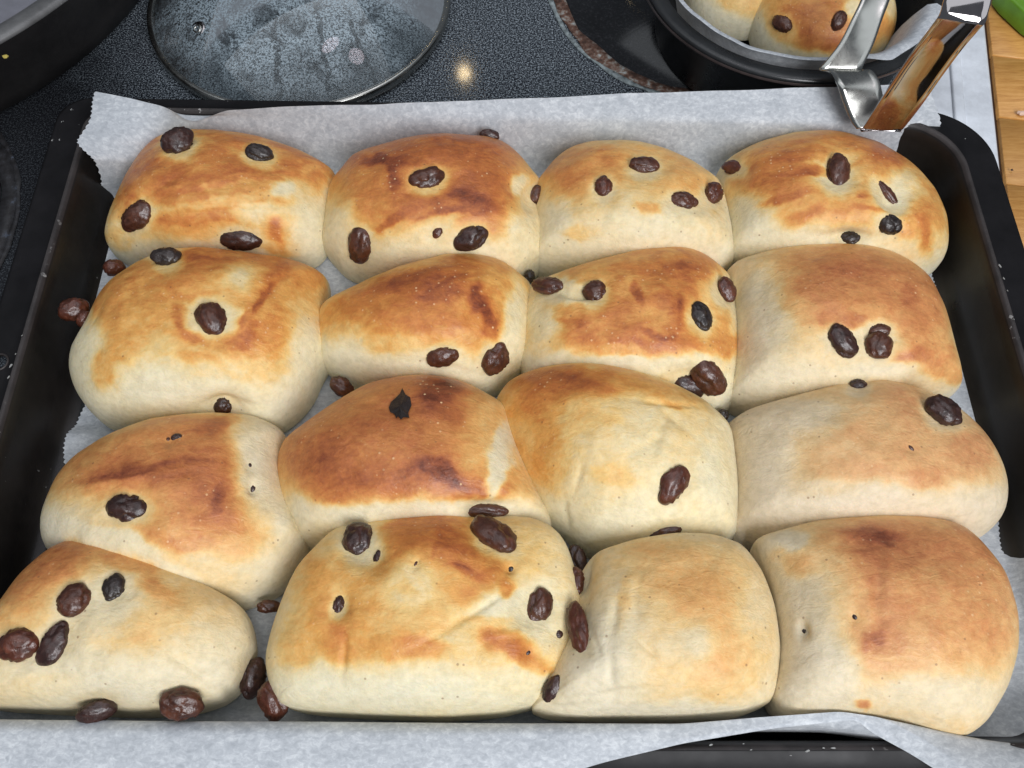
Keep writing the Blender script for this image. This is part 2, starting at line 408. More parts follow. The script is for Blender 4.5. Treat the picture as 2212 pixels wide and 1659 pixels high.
# ---------------------------------------------------------------- parchment
NU, NV = 220, 520
def row_px(pts, z):  # polyline in picture units -> world polyline
    return np.array([gp(x, y, zz) for (x, y), zz in zip(pts, z if hasattr(z, '__len__') else [z]*len(pts))])
lx = [gp(205, 199, .037), gp(198, 262, .028)*[1, 1, 1], ]
# left and right edge x as a function of the arc row (world)
def lerp_tab(tab, x):
    t = np.array(tab); return np.interp(x, t[:, 0], t[:, 1])
rows = []
r0 = row_px([(205, 199), (290, 214), (345, 227), (375, 240), (396, 259), (425, 264), (455, 251), (490, 238), (600, 232), (900, 222), (1475, 198), (2005, 181)],
            [.0365, .037, .036, .035, .033, .032, .0335, .035, .036, .037, .038, .039])
rows.append(r0)
def yb(x): return .1395 - .0070*(x+.1975)/.402
def wrow(xl, xr, yf, z, n=24, lead=None):
    if lead is not None:
        g_ = gp(*lead); w_ = wrow(-.150, xr, yf, z, 20); mid = (g_*.45+w_[0]*.55); mid[2] = z+(g_[2]-z)*.28
        return np.vstack([g_, mid, w_])
    x = np.linspace(xl, xr, n); y = np.array([yf(t) if callable(yf) else yf for t in x]); return np.stack([x, y, np.full(n, z)], 1)
eL = lambda px, py, z: gp(px, py, z)[0]
rows.append(wrow(0, .2000, lambda x: yb(x)-.0016, .0305, lead=(197, 250, .0365)))
rows.append(wrow(0, .1975, lambda x: yb(x)-.0040, .020, lead=(169, 303, .0375)))
rows.append(wrow(0, .1935, lambda x: yb(x)-.0062, .0085, lead=(200, 347, .0310)))
rows.append(wrow(0, .1915, lambda x: yb(x)-.011, .0028, lead=(217, 393, .0150)))
rows.append(wrow(eL(194, 440, .0022), .1905, .108, .0016))
rows.append(wrow(eL(187, 500, .0012), .1925, .088, .0010))
rows.append(wrow(eL(184, 620, .0012), eL(2012, 570, .001), .056, .0010))
rows.append(wrow(eL(178, 700, .0012), eL(2052, 700, .001), .030, .0010))
rows.append(wrow(eL(185, 860, .0012), eL(2095, 830, .001), .0035, .0010))
rows.append(wrow(eL(160, 925, .002), eL(2132, 945, .001), -.0125, .0010))
rows.append(wrow(eL(152, 985, .004), eL(2150, 1050, .001), -.0300, .0012))
rows.append(wrow(eL(170, 1060, .0012), eL(2160, 1120, .001), -.045, .0010))
rows.append(wrow(-.170, eL(2178, 1205, .004), -.064, .0010))
rows.append(wrow(-.180, .232, -.082, .0010))
rows.append(wrow(-.205, .236, -.104, .0010))
rr_ = lambda x, a, b: float(a+(b-a)*sstep(.10, .145, x))
rows.append(wrow(-.222, .240, lambda x: rr_(x, -.122, -.131), .0020, 60))
rows.append(wrow(-.225, .240, lambda x: rr_(x, -.1325, -.1385), .0100, 60))
rows.append(wrow(-.225, .240, lambda x: rr_(x, -.1352, -.1400), .0240, 60))
crest_px = [(-160, 1552), (0, 1554), (300, 1557), (700, 1559), (1000, 1562), (1300, 1563), (1475, 1563), (1648, 1549), (1815, 1537), (1905, 1550), (2008, 1604), (2082, 1662), (2200, 1740), (2400, 1800)]
rows.append(row_px(crest_px, [.0312]*5+[.0325]+[.0345, .036, .037, .036, .0355, .037, .040, .041]))
f1 = [(-160, 1580), (0, 1582), (300, 1585), (700, 1588), (1000, 1588), (1300, 1586), (1475, 1578), (1660, 1557), (1835, 1543), (1890, 1568), (1990, 1622), (2060, 1668), (2200, 1760), (2400, 1830)]
rows.append(row_px(f1, [.0345]*6+[.035, .036, .037, .0355, .0350, .0365, .039, .040]))
f2 = [(-160, 1640), (0, 1642), (300, 1642), (700, 1645), (1000, 1645), (1300, 1610), (1475, 1592), (1670, 1566), (1850, 1550), (1875, 1572), (1975, 1625), (2048, 1672), (2200, 1765), (2400, 1835)]
rows.append(row_px(f2, [.0335]*5+[.034, .035, .036, .0365, .035, .0345, .036, .038, .039]))
f3 = [(-160, 1760), (0, 1760), (300, 1760), (700, 1760), (1000, 1740), (1304, 1647), (1475, 1606), (1675, 1573), (1855, 1554), (1870, 1576), (1965, 1628), (2040, 1675), (2200, 1770), (2400, 1840)]
rows.append(row_px(f3, [.026]*4+[.027, .0325, .0345, .0355, .0362, .0348, .0342, .0355, .037, .038]))
us = np.linspace(0, 1, NU)
RR = []
for r in rows:   # resample each row; keep physical x spacing so that columns stay straight
    x = r[:, 0]; 
    if len(r) in (12, 14): # picture rows: param by x
        q = np.linspace(x[0], x[-1], NU)
    else: q = np.linspace(x[0], x[-1], NU)
    P = np.stack([q, np.interp(q, x, r[:, 1]), np.interp(q, x, r[:, 2])], 1); RR.append(P)
RR = np.array(RR)
for _ in range(2): RR[:, 1:-1, 1:] = .25*RR[:, :-2, 1:] + .5*RR[:, 1:-1, 1:] + .25*RR[:, 2:, 1:]
K = len(RR)
# parameter by average arc length, Catmull-Rom
seg = np.linalg.norm(np.diff(RR, axis=0), axis=2).mean(1); tk = np.concatenate([[0], np.cumsum(seg)])
tv = np.linspace(0, tk[-1], NV)
G = np.zeros((NV, NU, 3))
m_ = np.zeros_like(RR); h = np.diff(tk); dl = np.diff(RR, axis=0)/h[:, None, None]
m_[0] = dl[0]; m_[-1] = dl[-1]
for k in range(1, K-1): m_[k] = np.where(dl[k-1]*dl[k] > 0, 2*dl[k-1]*dl[k]/(dl[k-1]+dl[k]+1e-12*np.sign(dl[k-1]+dl[k]+1e-20)), 0)
ki = np.clip(np.searchsorted(tk, tv, side='right')-1, 0, K-2); tt = ((tv-tk[ki])/h[ki])[:, None, None]; hh = h[ki][:, None, None]
G = (2*tt**3-3*tt**2+1)*RR[ki] + (tt**3-2*tt**2+tt)*hh*m_[ki] + (-2*tt**3+3*tt**2)*RR[ki+1] + (tt**3-tt**2)*hh*m_[ki+1]
# the corner where the paper climbs over the right wall
xw = G[..., 0]; yw = G[..., 1]
climb = np.interp(xw, [.186, .194, .199, .2035, .208, .24], [0, .001, .012, .0345, .0375, .040])*sstep(-.062, -.080, yw)
G[..., 2] = np.maximum(G[..., 2], climb)
# crumple and ripple
nz = fbm(np.stack([G[..., 0]*28, G[..., 1]*28, G[..., 2]*0], -1), 3)
rid = 1-np.abs(fbm(np.stack([G[..., 0]*22+9, G[..., 1]*22, G[..., 2]*20], -1), 2))*2.2
cr = sstep(.165, .20, xw)*sstep(-.06, -.09, yw)
G[..., 2] += .0004*nz*(G[..., 2] > .004) + cr*(.0022*rid + .0012*nz)
wallz = sstep(.004, .012, G[..., 2])
G[..., 1] += wallz*.0008*pn(np.stack([G[..., 0]*25, G[..., 0]*0, G[..., 2]*30], -1))*(G[..., 1] > 0)
# serrated and ragged side edges
ti = tv/.0021; zig = (np.abs((ti % 1)-.5)*2-.5)*.0011
wob = .0012*pn(np.stack([tv*60, tv*0, tv*0], -1)) + .0022*pn(np.stack([tv*22+5, tv*0, tv*0], -1))
for c in range(3):
    G[:, c, 0] += (zig+wob)*[1, .4, .1][c]; G[:, -1-c, 0] += (zig*.9+wob*.4)*[1, .4, .1][c]
# curled-up tab on the left and the folded back corner
tab = sstep(-.008, -.018, yw)*sstep(-.045, -.032, yw)*sstep(-.160, -.185, xw); G[..., 2] += .006*tab
Vp = G.reshape(-1, 3); idx = np.arange(NV*NU).reshape(NV, NU)
Fp = np.stack([idx[:-1, :-1], idx[1:, :-1], idx[1:, 1:], idx[:-1, 1:]], -1).reshape(-1, 4)
paper = mesh_obj('parchment_sheet', Vp, Fp, M_PAPER)
tag(paper, 'pale sheet of baking parchment with serrated edges lining the black tray under the buns', 'baking parchment')

# ---------------------------------------------------------------- buns
# outline in picture units (hidden parts run on under the neighbour), height, base browning, tint, label
BUNS = {
'11': dict(o=[(345,283),(400,276),(470,282),(560,295),(640,320),(700,348),(734,372),(726,430),(718,480),(706,540),(692,580),(600,600),(450,602),(330,592),(262,568),(226,540),(219,500),(240,440),(285,350),(315,305)], H=.043, b=.40, t=.1,
  L='golden bun in the back left corner with four dark raisins and a swirled streaky crust',
  f=[(470,320,230,55,-12,.60),(330,300,60,35,30,.66),(610,335,110,30,-20,.66),(420,430,170,60,8,.52),(345,385,60,26,30,.70),(285,400,30,60,-20,.6),(460,375,150,14,8,.66),(500,430,160,10,6,.34),(430,470,150,14,4,.60),(610,500,40,35,-40,.6),(590,540,60,14,-10,.5),(612,408,26,22,0,.08),(655,470,40,70,0,.16),(560,460,70,22,0,.20),(400,560,230,26,0,.06),(690,520,40,80,0,.06),(250,520,40,24,-40,.3),(340,350,60,9,26,.68),(268,440,12,34,-20,.70),(395,400,110,7,14,.64),(545,350,70,9,-14,.70),(600,505,14,30,10,.66),(480,395,100,6,8,.62)]),
'12': dict(o=[(737,372),(757,328),(800,318),(880,300),(960,293),(1050,290),(1090,300),(1130,340),(1163,385),(1172,440),(1171,520),(1162,590),(1130,630),(1000,645),(860,635),(750,607),(712,560),(704,530),(708,450),(716,400)], H=.044, b=.34, t=.1,
  L='reddish brown bun second from the left in the back row, the darkest of that row',
  f=[(940,400,180,120,0,.80),(960,325,160,38,5,.76),(1060,440,80,70,-20,.74),(1015,432,55,20,-20,.93),(830,460,55,80,0,.64),(800,500,50,40,0,.5),(780,370,60,70,20,.6),(830,345,60,14,0,.92),(850,380,12,40,0,.9),(975,372,30,14,0,.62),(940,500,100,32,10,.20),(940,560,240,42,0,.05),(1135,500,42,90,0,.12),(740,500,36,70,0,.12),(1020,480,40,20,30,.6),(1120,390,24,24,0,.15),(860,470,60,12,34,.74),(1060,350,12,50,-10,.72),(985,460,80,9,6,.80)]),
'13': dict(o=[(1162,400),(1190,350),(1230,315),(1280,302),(1350,303),(1430,315),(1500,345),(1540,378),(1566,430),(1580,500),(1582,550),(1570,600),(1500,622),(1380,632),(1260,625),(1164,605),(1160,550),(1158,450)], H=.043, b=.26, t=.15,
  L='pale golden bun third from the left in the back row, dotted with small raisins',
  f=[(1290,390,100,80,0,.48),(1225,390,50,46,0,.62),(1300,340,90,25,0,.55),(1440,350,90,35,-15,.42),(1380,420,60,25,0,.3),(1490,405,60,30,0,.45),(1280,450,50,40,0,.35),(1380,500,180,60,0,.10),(1380,570,220,40,0,.04),(1200,500,40,70,0,.06),(1400,450,30,14,0,.44),(1250,500,40,20,0,.3)]),
'14': dict(o=[(1540,388),(1570,340),(1640,303),(1720,283),(1810,281),(1900,300),(1970,345),(2020,400),(2048,460),(2052,520),(2042,560),(2015,592),(1950,625),(1800,625),(1650,615),(1574,590),(1566,530),(1548,450)], H=.045, b=.30, t=.1,
  L='domed bun at the right end of the back row with a pale split',
  f=[(1790,330,210,50,5,.62),(1620,372,50,26,20,.62),(1690,410,130,46,10,.66),(1650,400,60,26,10,.7),(1880,330,120,40,-30,.62),(1870,400,120,60,0,.56),(1920,335,45,20,-35,.76),(1740,340,90,14,12,.76),(1800,450,200,42,0,.46),(1740,470,50,20,30,.64),(2000,450,46,90,14,.56),(1860,420,16,12,0,.72),(1809,371,58,44,0,.12),(1948,418,40,50,-30,.04),(1700,520,180,32,0,.05),(1610,480,56,64,0,.03),(1800,560,240,34,0,.03),(1990,540,40,40,0,.22),(1960,500,24,16,0,.5),(1700,425,60,10,14,.70),(1760,365,90,8,10,.74),(1870,455,60,8,0,.58),(2000,500,14,44,8,.62),(1900,385,12,12,0,.3)]),
'21': dict(o=[(190,690),(205,650),(235,602),(290,566),(360,542),(430,535),(530,545),(620,555),(680,575),(718,602),(735,628),(712,650),(700,700),(708,760),(704,810),(682,870),(645,915),(600,945),(450,950),(330,950),(242,932),(195,890),(160,840),(145,790),(150,740)], H=.047, b=.30, t=.05,
  L='round bun at the left end of the second row with a ringed raisin',
  f=[(440,590,200,55,8,.72),(330,592,60,26,20,.70),(420,560,90,18,0,.84),(600,600,70,20,52,.92),(660,590,50,40,0,.55),(395,620,60,22,0,.78),(520,600,62,46,0,.62),(515,605,40,32,0,.0),(270,660,80,55,30,.52),(360,660,100,80,0,.46),(590,700,110,90,0,.58),(640,650,60,60,0,.5),(458,700,90,70,0,.42),(470,741,75,18,-6,.72),(385,670,16,50,20,.62),(535,720,16,40,-30,.7),(458,691,56,54,0,.16),(240,770,52,42,30,.52),(350,790,90,40,10,.3),(420,770,40,14,0,.46),(178,760,40,90,0,.05),(300,830,160,40,0,.08),(400,860,240,44,0,.02),(665,780,50,110,0,.05),(550,800,70,25,0,.28),(215,650,28,30,0,.5),(458,728,84,14,-4,.70),(385,690,10,40,12,.66),(525,690,9,34,-24,.66),(400,640,60,8,6,.60),(575,640,50,9,50,.80),(228,800,30,40,20,.46)]),
'22': dict(o=[(690,655),(740,625),(860,580),(960,548),(1030,545),(1090,562),(1138,602),(1150,632),(1142,680),(1140,740),(1136,790),(1110,836),(1075,856),(1000,880),(880,878),(765,845),(720,820),(703,790),(690,720)], H=.044, b=.26, t=.05,
  L='bun with a dark diagonal stroke, second from the left in the second row',
  f=[(910,640,190,66,14,.70),(960,600,100,40,12,.78),(960,630,60,36,0,.86),(860,610,90,16,22,.82),(1080,620,56,80,0,.48),(880,700,190,50,5,.58),(1000,700,80,50,0,.60),(760,700,64,50,0,.46),(800,670,70,30,10,.62),(1032,640,12,36,-10,.88),(1060,700,16,52,20,.82),(1045,665,14,30,10,.86),(940,740,110,18,0,.5),(730,790,80,60,0,.0),(900,810,220,42,0,.03),(1115,720,26,110,0,.10),(850,745,60,22,0,.34),(1055,722,12,16,0,.68)]),
'23': dict(o=[(1140,608),(1240,580),(1360,545),(1440,533),(1500,535),(1545,560),(1574,600),(1588,650),(1590,750),(1587,840),(1574,885),(1540,915),(1400,900),(1250,880),(1140,860),(1128,785),(1130,720),(1130,660)], H=.043, b=.36, t=.1,
  L='bun with a tear and brown ring marks, third in the second row',
  f=[(1400,590,160,42,12,.60),(1480,590,60,44,0,.72),(1420,670,110,60,0,.60),(1430,670,80,44,0,.72),(1425,700,60,26,0,.78),(1408,686,34,22,0,.34),(1280,700,130,40,10,.60),(1250,720,90,26,0,.64),(1450,740,140,34,0,.64),(1340,630,60,30,0,.5),(1555,760,26,56,0,.52),(1550,650,28,60,0,.4),(1170,700,44,60,0,.12),(1230,625,70,22,0,.12),(1350,790,240,24,0,.04),(1540,850,60,44,0,.04),(1340,760,60,14,0,.44),(1180,630,30,18,0,.2),(1375,640,10,30,10,.80),(1470,668,12,40,-12,.84),(1420,722,50,9,-12,.84),(1480,575,34,10,0,.80),(1370,740,60,8,4,.70),(1240,690,40,8,-6,.66)]),
'24': dict(o=[(1566,582),(1600,555),(1680,535),(1800,525),(1900,530),(1960,555),(2012,590),(2042,660),(2063,740),(2092,826),(2062,856),(2022,880),(1900,905),(1750,915),(1620,915),(1568,890),(1572,800),(1572,700),(1560,620)], H=.045, b=.36, t=.35,
  L='large bun at the right end of the second row, two raisins side by side',
  f=[(1830,600,190,66,0,.66),(1820,590,120,30,0,.76),(1860,680,180,80,0,.60),(1930,740,120,60,-20,.58),(1700,600,60,45,0,.54),(1720,610,40,22,0,.68),(1640,700,66,130,0,.02),(1700,820,160,50,10,.02),(1840,745,100,48,0,.26),(1870,735,100,40,0,.14),(1790,690,26,30,-20,.74),(1840,690,50,16,-10,.72),(2000,650,40,90,-10,.62),(2010,780,50,36,0,.62),(1980,770,50,14,20,.72),(2070,810,24,24,0,.50),(1960,830,90,22,0,.16),(1900,800,100,20,0,.06),(1970,640,18,26,0,.74)]),
'31': dict(o=[(155,985),(230,940),(330,905),(450,890),(540,893),(602,920),(632,945),(614,990),(614,1040),(634,1110),(660,1160),(672,1198),(645,1252),(605,1292),(542,1316),(450,1340),(300,1310),(160,1250),(108,1195),(88,1170),(82,1120),(95,1080),(120,1025)], H=.046, b=.36, t=.25,
  L='bun with one big raisin at the left end of the third row',
  f=[(260,1010,150,50,14,.70),(400,1000,150,60,0,.66),(390,1010,130,30,8,.84),(250,1030,110,26,14,.82),(420,930,90,40,0,.66),(470,920,46,26,20,.80),(350,970,44,40,0,.56),(450,1090,100,90,0,.70),(480,1060,50,60,0,.78),(505,1120,30,66,24,.78),(460,1170,60,40,0,.6),(170,990,60,30,35,.52),(130,1050,44,44,0,.46),(230,1060,90,30,0,.5),(560,1000,56,120,0,.02),(610,1100,30,80,0,.02),(180,1120,70,44,0,.2),(340,1160,80,22,-25,.62),(330,1120,60,40,0,.5),(530,1220,90,50,0,.14),(520,1180,50,30,0,.4),(230,1165,150,24,-12,.08),(400,1250,100,20,-30,.06),(105,1150,36,60,0,.0),(600,1260,60,60,0,.03),(450,1230,70,26,-20,.2),(300,1015,120,9,12,.86),(468,1075,12,44,-12,.84)]),
'32': dict(o=[(612,960),(640,925),(720,870),(800,825),(880,810),(960,812),(1020,830),(1068,860),(1092,890),(1108,960),(1140,1030),(1182,1110),(1190,1160),(1100,1200),(900,1210),(760,1215),(670,1195),(640,1145),(614,1085),(604,1010)], H=.048, b=.42, t=.2,
  L='deeply browned bun with a black pointed flake on top, in the third row',
  f=[(820,950,200,110,15,.68),(880,830,130,22,0,.66),(945,870,66,44,-10,.84),(950,850,44,26,0,.95),(700,920,70,50,30,.62),(690,1010,60,70,0,.74),(725,1010,36,60,20,.86),(880,1030,220,50,-8,.80),(990,1035,90,26,-22,.98),(930,1010,50,22,0,.95),(1060,1050,50,22,-30,.9),(850,960,130,40,0,.66),(820,900,60,30,20,.74),(1045,950,44,90,-10,.40),(1085,990,22,110,-15,.06),(700,1060,60,30,0,.72),(830,1120,260,36,0,.03),(900,1105,220,22,0,.06),(640,1110,36,50,0,.05),(1120,1110,50,40,0,.04)]),
'33': dict(o=[(1072,862),(1102,812),(1180,788),(1280,785),(1370,800),(1450,825),(1520,860),(1562,895),(1580,960),(1588,1050),(1588,1110),(1582,1170),(1510,1210),(1400,1225),(1262,1206),(1202,1150),(1140,1070),(1098,970),(1078,890)], H=.048, b=.26, t=.05,
  L='yellowish bun with a star fold, third from the left in the third row',
  f=[(1200,840,100,46,-5,.80),(1290,815,130,20,-8,.60),(1250,830,120,26,-10,.82),(1150,900,66,70,0,.58),(1190,880,60,40,0,.7),(1190,990,50,80,-10,.56),(1180,960,30,40,0,.64),(1420,845,110,26,-18,.50),(1440,868,40,8,-5,.72),(1320,930,130,70,0,.22),(1360,900,100,50,0,.20),(1270,900,60,40,0,.36),(1240,980,30,60,0,.34),(1380,1060,170,90,0,.08),(1330,1020,55,36,0,.36),(1300,1090,40,40,0,.20),(1500,960,60,80,0,.22),(1400,960,50,60,0,.16),(1500,1100,60,60,0,.2),(1540,1050,36,100,0,.06),(1300,1150,220,50,0,.02),(1120,960,30,60,0,.36)]),
'34': dict(o=[(1567,917),(1620,880),(1720,855),(1830,825),(1920,817),(2000,840),(2062,870),(2112,910),(2152,960),(2178,1020),(2182,1062),(2172,1110),(2135,1150),(2080,1185),(1960,1195),(1800,1200),(1650,1205),(1574,1175),(1576,1040),(1566,960)], H=.046, b=.28, t=.6,
  L='wide pale tan bun at the right end of the third row',
  f=[(1900,930,230,90,0,.44),(1760,950,160,80,0,.36),(1990,970,130,80,-20,.48),(1960,870,60,36,-20,.58),(1970,1030,80,20,0,.62),(1985,1030,40,18,0,.74),(1870,1020,120,40,0,.50),(2110,980,46,70,-30,.60),(2090,1030,60,30,0,.52),(1630,1000,80,130,0,.02),(1720,900,100,40,10,.10),(1880,1100,300,50,0,.0),(2130,1110,50,50,0,.05),(1780,1060,60,20,0,.2),(1850,940,30,16,0,.5)]),
'41': dict(o=[(0,1300),(40,1240),(100,1185),(150,1162),(210,1163),(290,1180),(350,1210),(430,1255),(510,1300),(542,1330),(556,1380),(556,1430),(545,1480),(500,1525),(430,1545),(330,1550),(200,1547),(100,1542),(0,1538),(-70,1530),(-110,1460),(-70,1380)], H=.048, b=.24, t=.25,
  L='raisin-studded bun in the front left corner, cut off by the picture edge',
  f=[(110,1220,110,60,35,.68),(60,1280,70,60,35,.62),(120,1240,60,40,30,.76),(240,1195,120,26,-20,.56),(345,1275,60,26,-25,.64),(390,1310,60,40,-40,.46),(290,1380,60,36,0,.42),(230,1370,40,30,0,.3),(200,1300,110,60,0,.08),(450,1400,80,90,0,.14),(150,1450,150,50,0,.08),(100,1480,80,26,0,.34),(300,1490,260,50,0,.03),(10,1330,50,30,0,.4),(500,1460,60,60,0,.04),(350,1340,60,30,0,.3)]),
'42': dict(o=[(672,1190),(720,1140),(790,1118),(870,1118),(960,1108),(1060,1115),(1150,1115),(1202,1140),(1228,1180),(1240,1230),(1250,1290),(1246,1360),(1230,1430),(1205,1490),(1155,1532),(1090,1550),(960,1560),(830,1555),(700,1548),(610,1535),(580,1480),(574,1420),(588,1350),(618,1270),(645,1215)], H=.050, b=.27, t=.05,
  L='biggest bun, patchy orange, second from the left in the front row',
  f=[(860,1150,70,26,25,.62),(900,1160,120,46,20,.60),(1000,1190,90,60,-30,.70),(1010,1200,50,30,0,.82),(960,1150,20,40,20,.76),(830,1220,44,46,0,.74),(860,1190,50,22,30,.7),(740,1330,90,100,0,.48),(730,1300,60,60,0,.46),(690,1250,40,60,20,.4),(740,1400,26,56,0,.68),(730,1380,46,40,0,.55),(990,1260,100,44,10,.60),(1050,1230,70,30,-20,.60),(890,1260,80,56,0,.20),(870,1270,30,20,0,.32),(940,1340,130,26,10,.34),(890,1395,80,28,0,.62),(860,1400,110,24,0,.5),(1090,1375,60,26,-20,.66),(1110,1405,60,20,-25,.70),(1140,1435,44,14,-20,.6),(1080,1300,80,36,20,.04),(1160,1310,60,70,0,.06),(1050,1340,60,12,0,.3),(1150,1200,40,40,0,.3),(1090,1270,20,20,0,.55),(870,1500,330,52,0,.0),(690,1480,90,60,0,.04),(640,1410,40,40,0,.4),(1110,1480,60,30,0,.14),(780,1170,50,50,0,.14),(948,1165,8,36,-14,.74),(1000,1225,46,12,-34,.76)]),
'43': dict(o=[(1243,1290),(1265,1220),(1290,1190),(1370,1165),(1460,1150),(1540,1152),(1592,1170),(1642,1230),(1672,1310),(1684,1400),(1677,1480),(1645,1530),(1580,1556),(1450,1562),(1250,1562),(1150,1555),(1150,1500),(1190,1440),(1222,1380)], H=.050, b=.20, t=.30,
  L='pale bun with whitish folds, third from the left in the front row',
  f=[(1470,1260,120,70,0,.40),(1500,1300,80,70,0,.48),(1540,1340,90,80,0,.42),(1430,1200,90,30,0,.40),(1400,1380,70,90,0,.22),(1345,1310,16,60,-10,.36),(1560,1430,80,60,0,.40),(1450,1460,80,30,0,.30),(1280,1420,80,110,0,.0),(1270,1520,120,60,0,.02),(1430,1540,240,24,0,.01),(1500,1390,40,40,0,.12),(1630,1320,30,60,0,.2)]),
'44': dict(o=[(1586,1175),(1650,1155),(1760,1125),(1900,1110),(2000,1115),(2080,1130),(2120,1165),(2172,1230),(2200,1320),(2202,1400),(2180,1480),(2132,1560),(2080,1596),(2030,1604),(1960,1594),(1880,1572),(1760,1562),(1660,1560),(1652,1500),(1664,1400),(1650,1300),(1625,1230)], H=.050, b=.30, t=.45,
  L='smooth bun without large raisins in the front right corner, one dark streak',
  f=[(1950,1220,230,80,0,.62),(1890,1170,130,40,0,.74),(1880,1165,70,26,0,.95),(1870,1200,60,40,0,.86),(2080,1200,80,50,-20,.74),(1900,1270,24,90,-6,.80),(2000,1310,180,110,0,.56),(1800,1250,60,80,0,.46),(1885,1380,40,50,-20,.66),(1885,1385,18,30,-20,.90),(1920,1440,40,50,-20,.64),(1900,1470,40,22,20,.62),(2080,1370,90,100,0,.52),(2120,1300,50,90,0,.56),(1700,1330,100,150,0,.03),(1720,1215,44,30,0,.44),(1700,1450,130,90,0,.0),(1780,1480,70,70,0,.03),(2050,1500,150,56,0,.10),(1960,1430,60,20,0,.44),(1950,1500,60,30,0,.12),(1862,1520,18,9,0,.62),(1690,1170,60,20,12,.05)]),
}
# soft relief: (bun, x, y, rx, ry, rot, depth mm; positive sinks)
DENTS = [('21',482,885,70,26,0,5.0),('14',1840,515,60,18,0,4.0),('14',1945,420,46,36,-40,5.0),('14',1809,371,60,48,0,1.8),('23',1238,628,38,11,-8,4.2),('42',1150,1310,56,62,0,2.2),
 ('42',790,1200,60,40,-30,1.6),('23',1510,825,70,44,0,2.5),('33',1425,940,14,60,-20,1.2),('33',1455,900,60,12,-40,1.0),('33',1390,965,50,10,30,.9),('33',1250,1030,10,50,-18,.6),('33',1225,1110,8,40,10,.6),
 ('43',1325,1330,14,50,-8,.9),('43',1318,1450,12,60,6,.9),('43',1290,1400,8,40,20,.5),('43',1375,1300,12,70,-4,.4),('43',1400,1400,40,9,-45,1.1),('43',1330,1500,90,12,10,1.3),('43',1230,1530,70,9,8,.8),('42',1010,1330,110,9,32,1.2),('42',1090,1370,60,8,10,-.5),
 ('32',860,880,60,30,0,1.2),('41',450,1470,110,12,-35,1.2),('41',500,1440,70,20,25,1.3),('44',1895,1300,14,110,-4,.7),('21',600,610,60,10,50,.8),('11',430,410,150,9,8,.6),('11',470,455,140,8,5,.6),('11',345,400,60,10,30,.7),
 ('24',1900,850,110,14,6,1.8),('12',1110,395,30,30,0,1.6),('12',1155,430,30,34,0,2.5),('22',970,800,70,12,-12,1.2),('23',1420,690,60,30,-20,.8),('41',80,1410,110,46,0,1.5),('42',745,1420,9,50,-6,1.0),
 ('33',1440,870,70,6,-6,.9),('31',300,1030,160,8,10,-.5),('44',1735,1362,12,18,0,2.0),('32',1050,1092,90,16,0,2.0),('31',547,1056,9,12,0,1.6),('42',1104,1228,9,9,0,1.3)]
# raisins: bun, x, y, length, width, angle (degrees, counter-clockwise in the picture), colour, sink
RAIS = [('11',384,306,74,54,25,0,.1),('11',560,331,64,40,-12,3,.1),('11',297,467,74,56,42,1,.05),('11',521,518,94,46,-2,0,.05),
 ('21',360,556,64,42,4,3,.0),('21',458,691,82,62,-58,1,.05),('21',482,876,44,40,0,0,.35),
 ('12',925,385,78,48,12,1,.05),('12',1161,422,44,40,30,1,.0),('12',778,530,78,50,82,1,.05),('12',1016,514,80,50,25,0,.05),('12',945,503,26,18,50,2,.0),
 ('13',1391,358,66,38,-5,1,.05),('13',1303,404,46,38,88,2,.05),('13',1476,434,62,38,-8,1,.05),('13',1540,418,46,40,70,2,.0),
 ('14',1583,362,48,28,-8,2,.35),('14',1809,371,72,50,84,1,.0),('14',1917,418,70,24,-50,1,.2),('14',1921,486,50,42,-20,3,.05),('14',1836,513,46,30,0,3,.25),
 ('22',956,770,72,42,14,1,.0),('22',1068,775,74,58,62,1,.0),
 ('23',1185,620,68,38,-3,1,-.35),('23',1285,630,52,46,40,1,.05),('23',1514,685,68,46,-72,3,.05),('23',1568,627,56,38,-68,2,.0),('23',1488,834,72,46,-20,0,.0),('23',1530,813,88,62,-50,1,-.1),
 ('24',1818,737,84,54,-50,0,.0),('24',1896,748,60,58,85,1,.0),('24',1897,715,54,30,5,1,.0),
 ('34',1854,831,38,26,0,0,.2),('34',2037,890,88,58,-33,0,.0),('34',1968,968,16,8,-40,1,.2),
 ('31',381,944,26,16,10,0,.3),('31',363,949,9,9,0,1,.3),('31',274,1098,92,58,-2,0,.05),('31',546,1056,12,18,0,0,.5),('31',540,1005,8,10,0,0,.4),
 ('32',1050,1104,92,30,0,1,.1),
 ('33',1453,1046,92,60,58,2,.0),('33',1440,1149,72,26,12,1,.05),
 ('42',774,1165,74,66,80,0,.0),('42',1065,1155,106,66,-38,1,.0),('42',1164,1308,80,54,72,1,-.1),('42',732,1307,42,26,75,0,.1),('42',815,1203,30,16,75,0,.2),('42',1104,1230,14,12,0,3,.4),
 ('42',1208,1370,16,18,0,0,.3),('42',1141,1410,12,9,40,0,.4),('42',898,1218,14,6,60,2,.3),
 ('43',1248,1213,80,40,-78,0,.0),('43',1246,1256,60,34,-86,2,.0),('43',1251,1355,116,44,-80,2,-.05),('43',1192,1488,62,34,62,0,.1),
 ('41',161,1297,80,62,60,1,-.05),('41',247,1270,62,46,65,3,-.05),('41',40,1395,94,70,10,2,-.05),('41',118,1392,106,56,62,0,-.05),('41',211,1526,90,48,14,0,-.9),('41',392,1515,98,66,-3,1,-.3),('41',543,1465,90,52,80,0,-.05),
 ('44',1846,1333,14,10,-60,0,.3),('44',1737,1364,10,12,0,3,.5)]
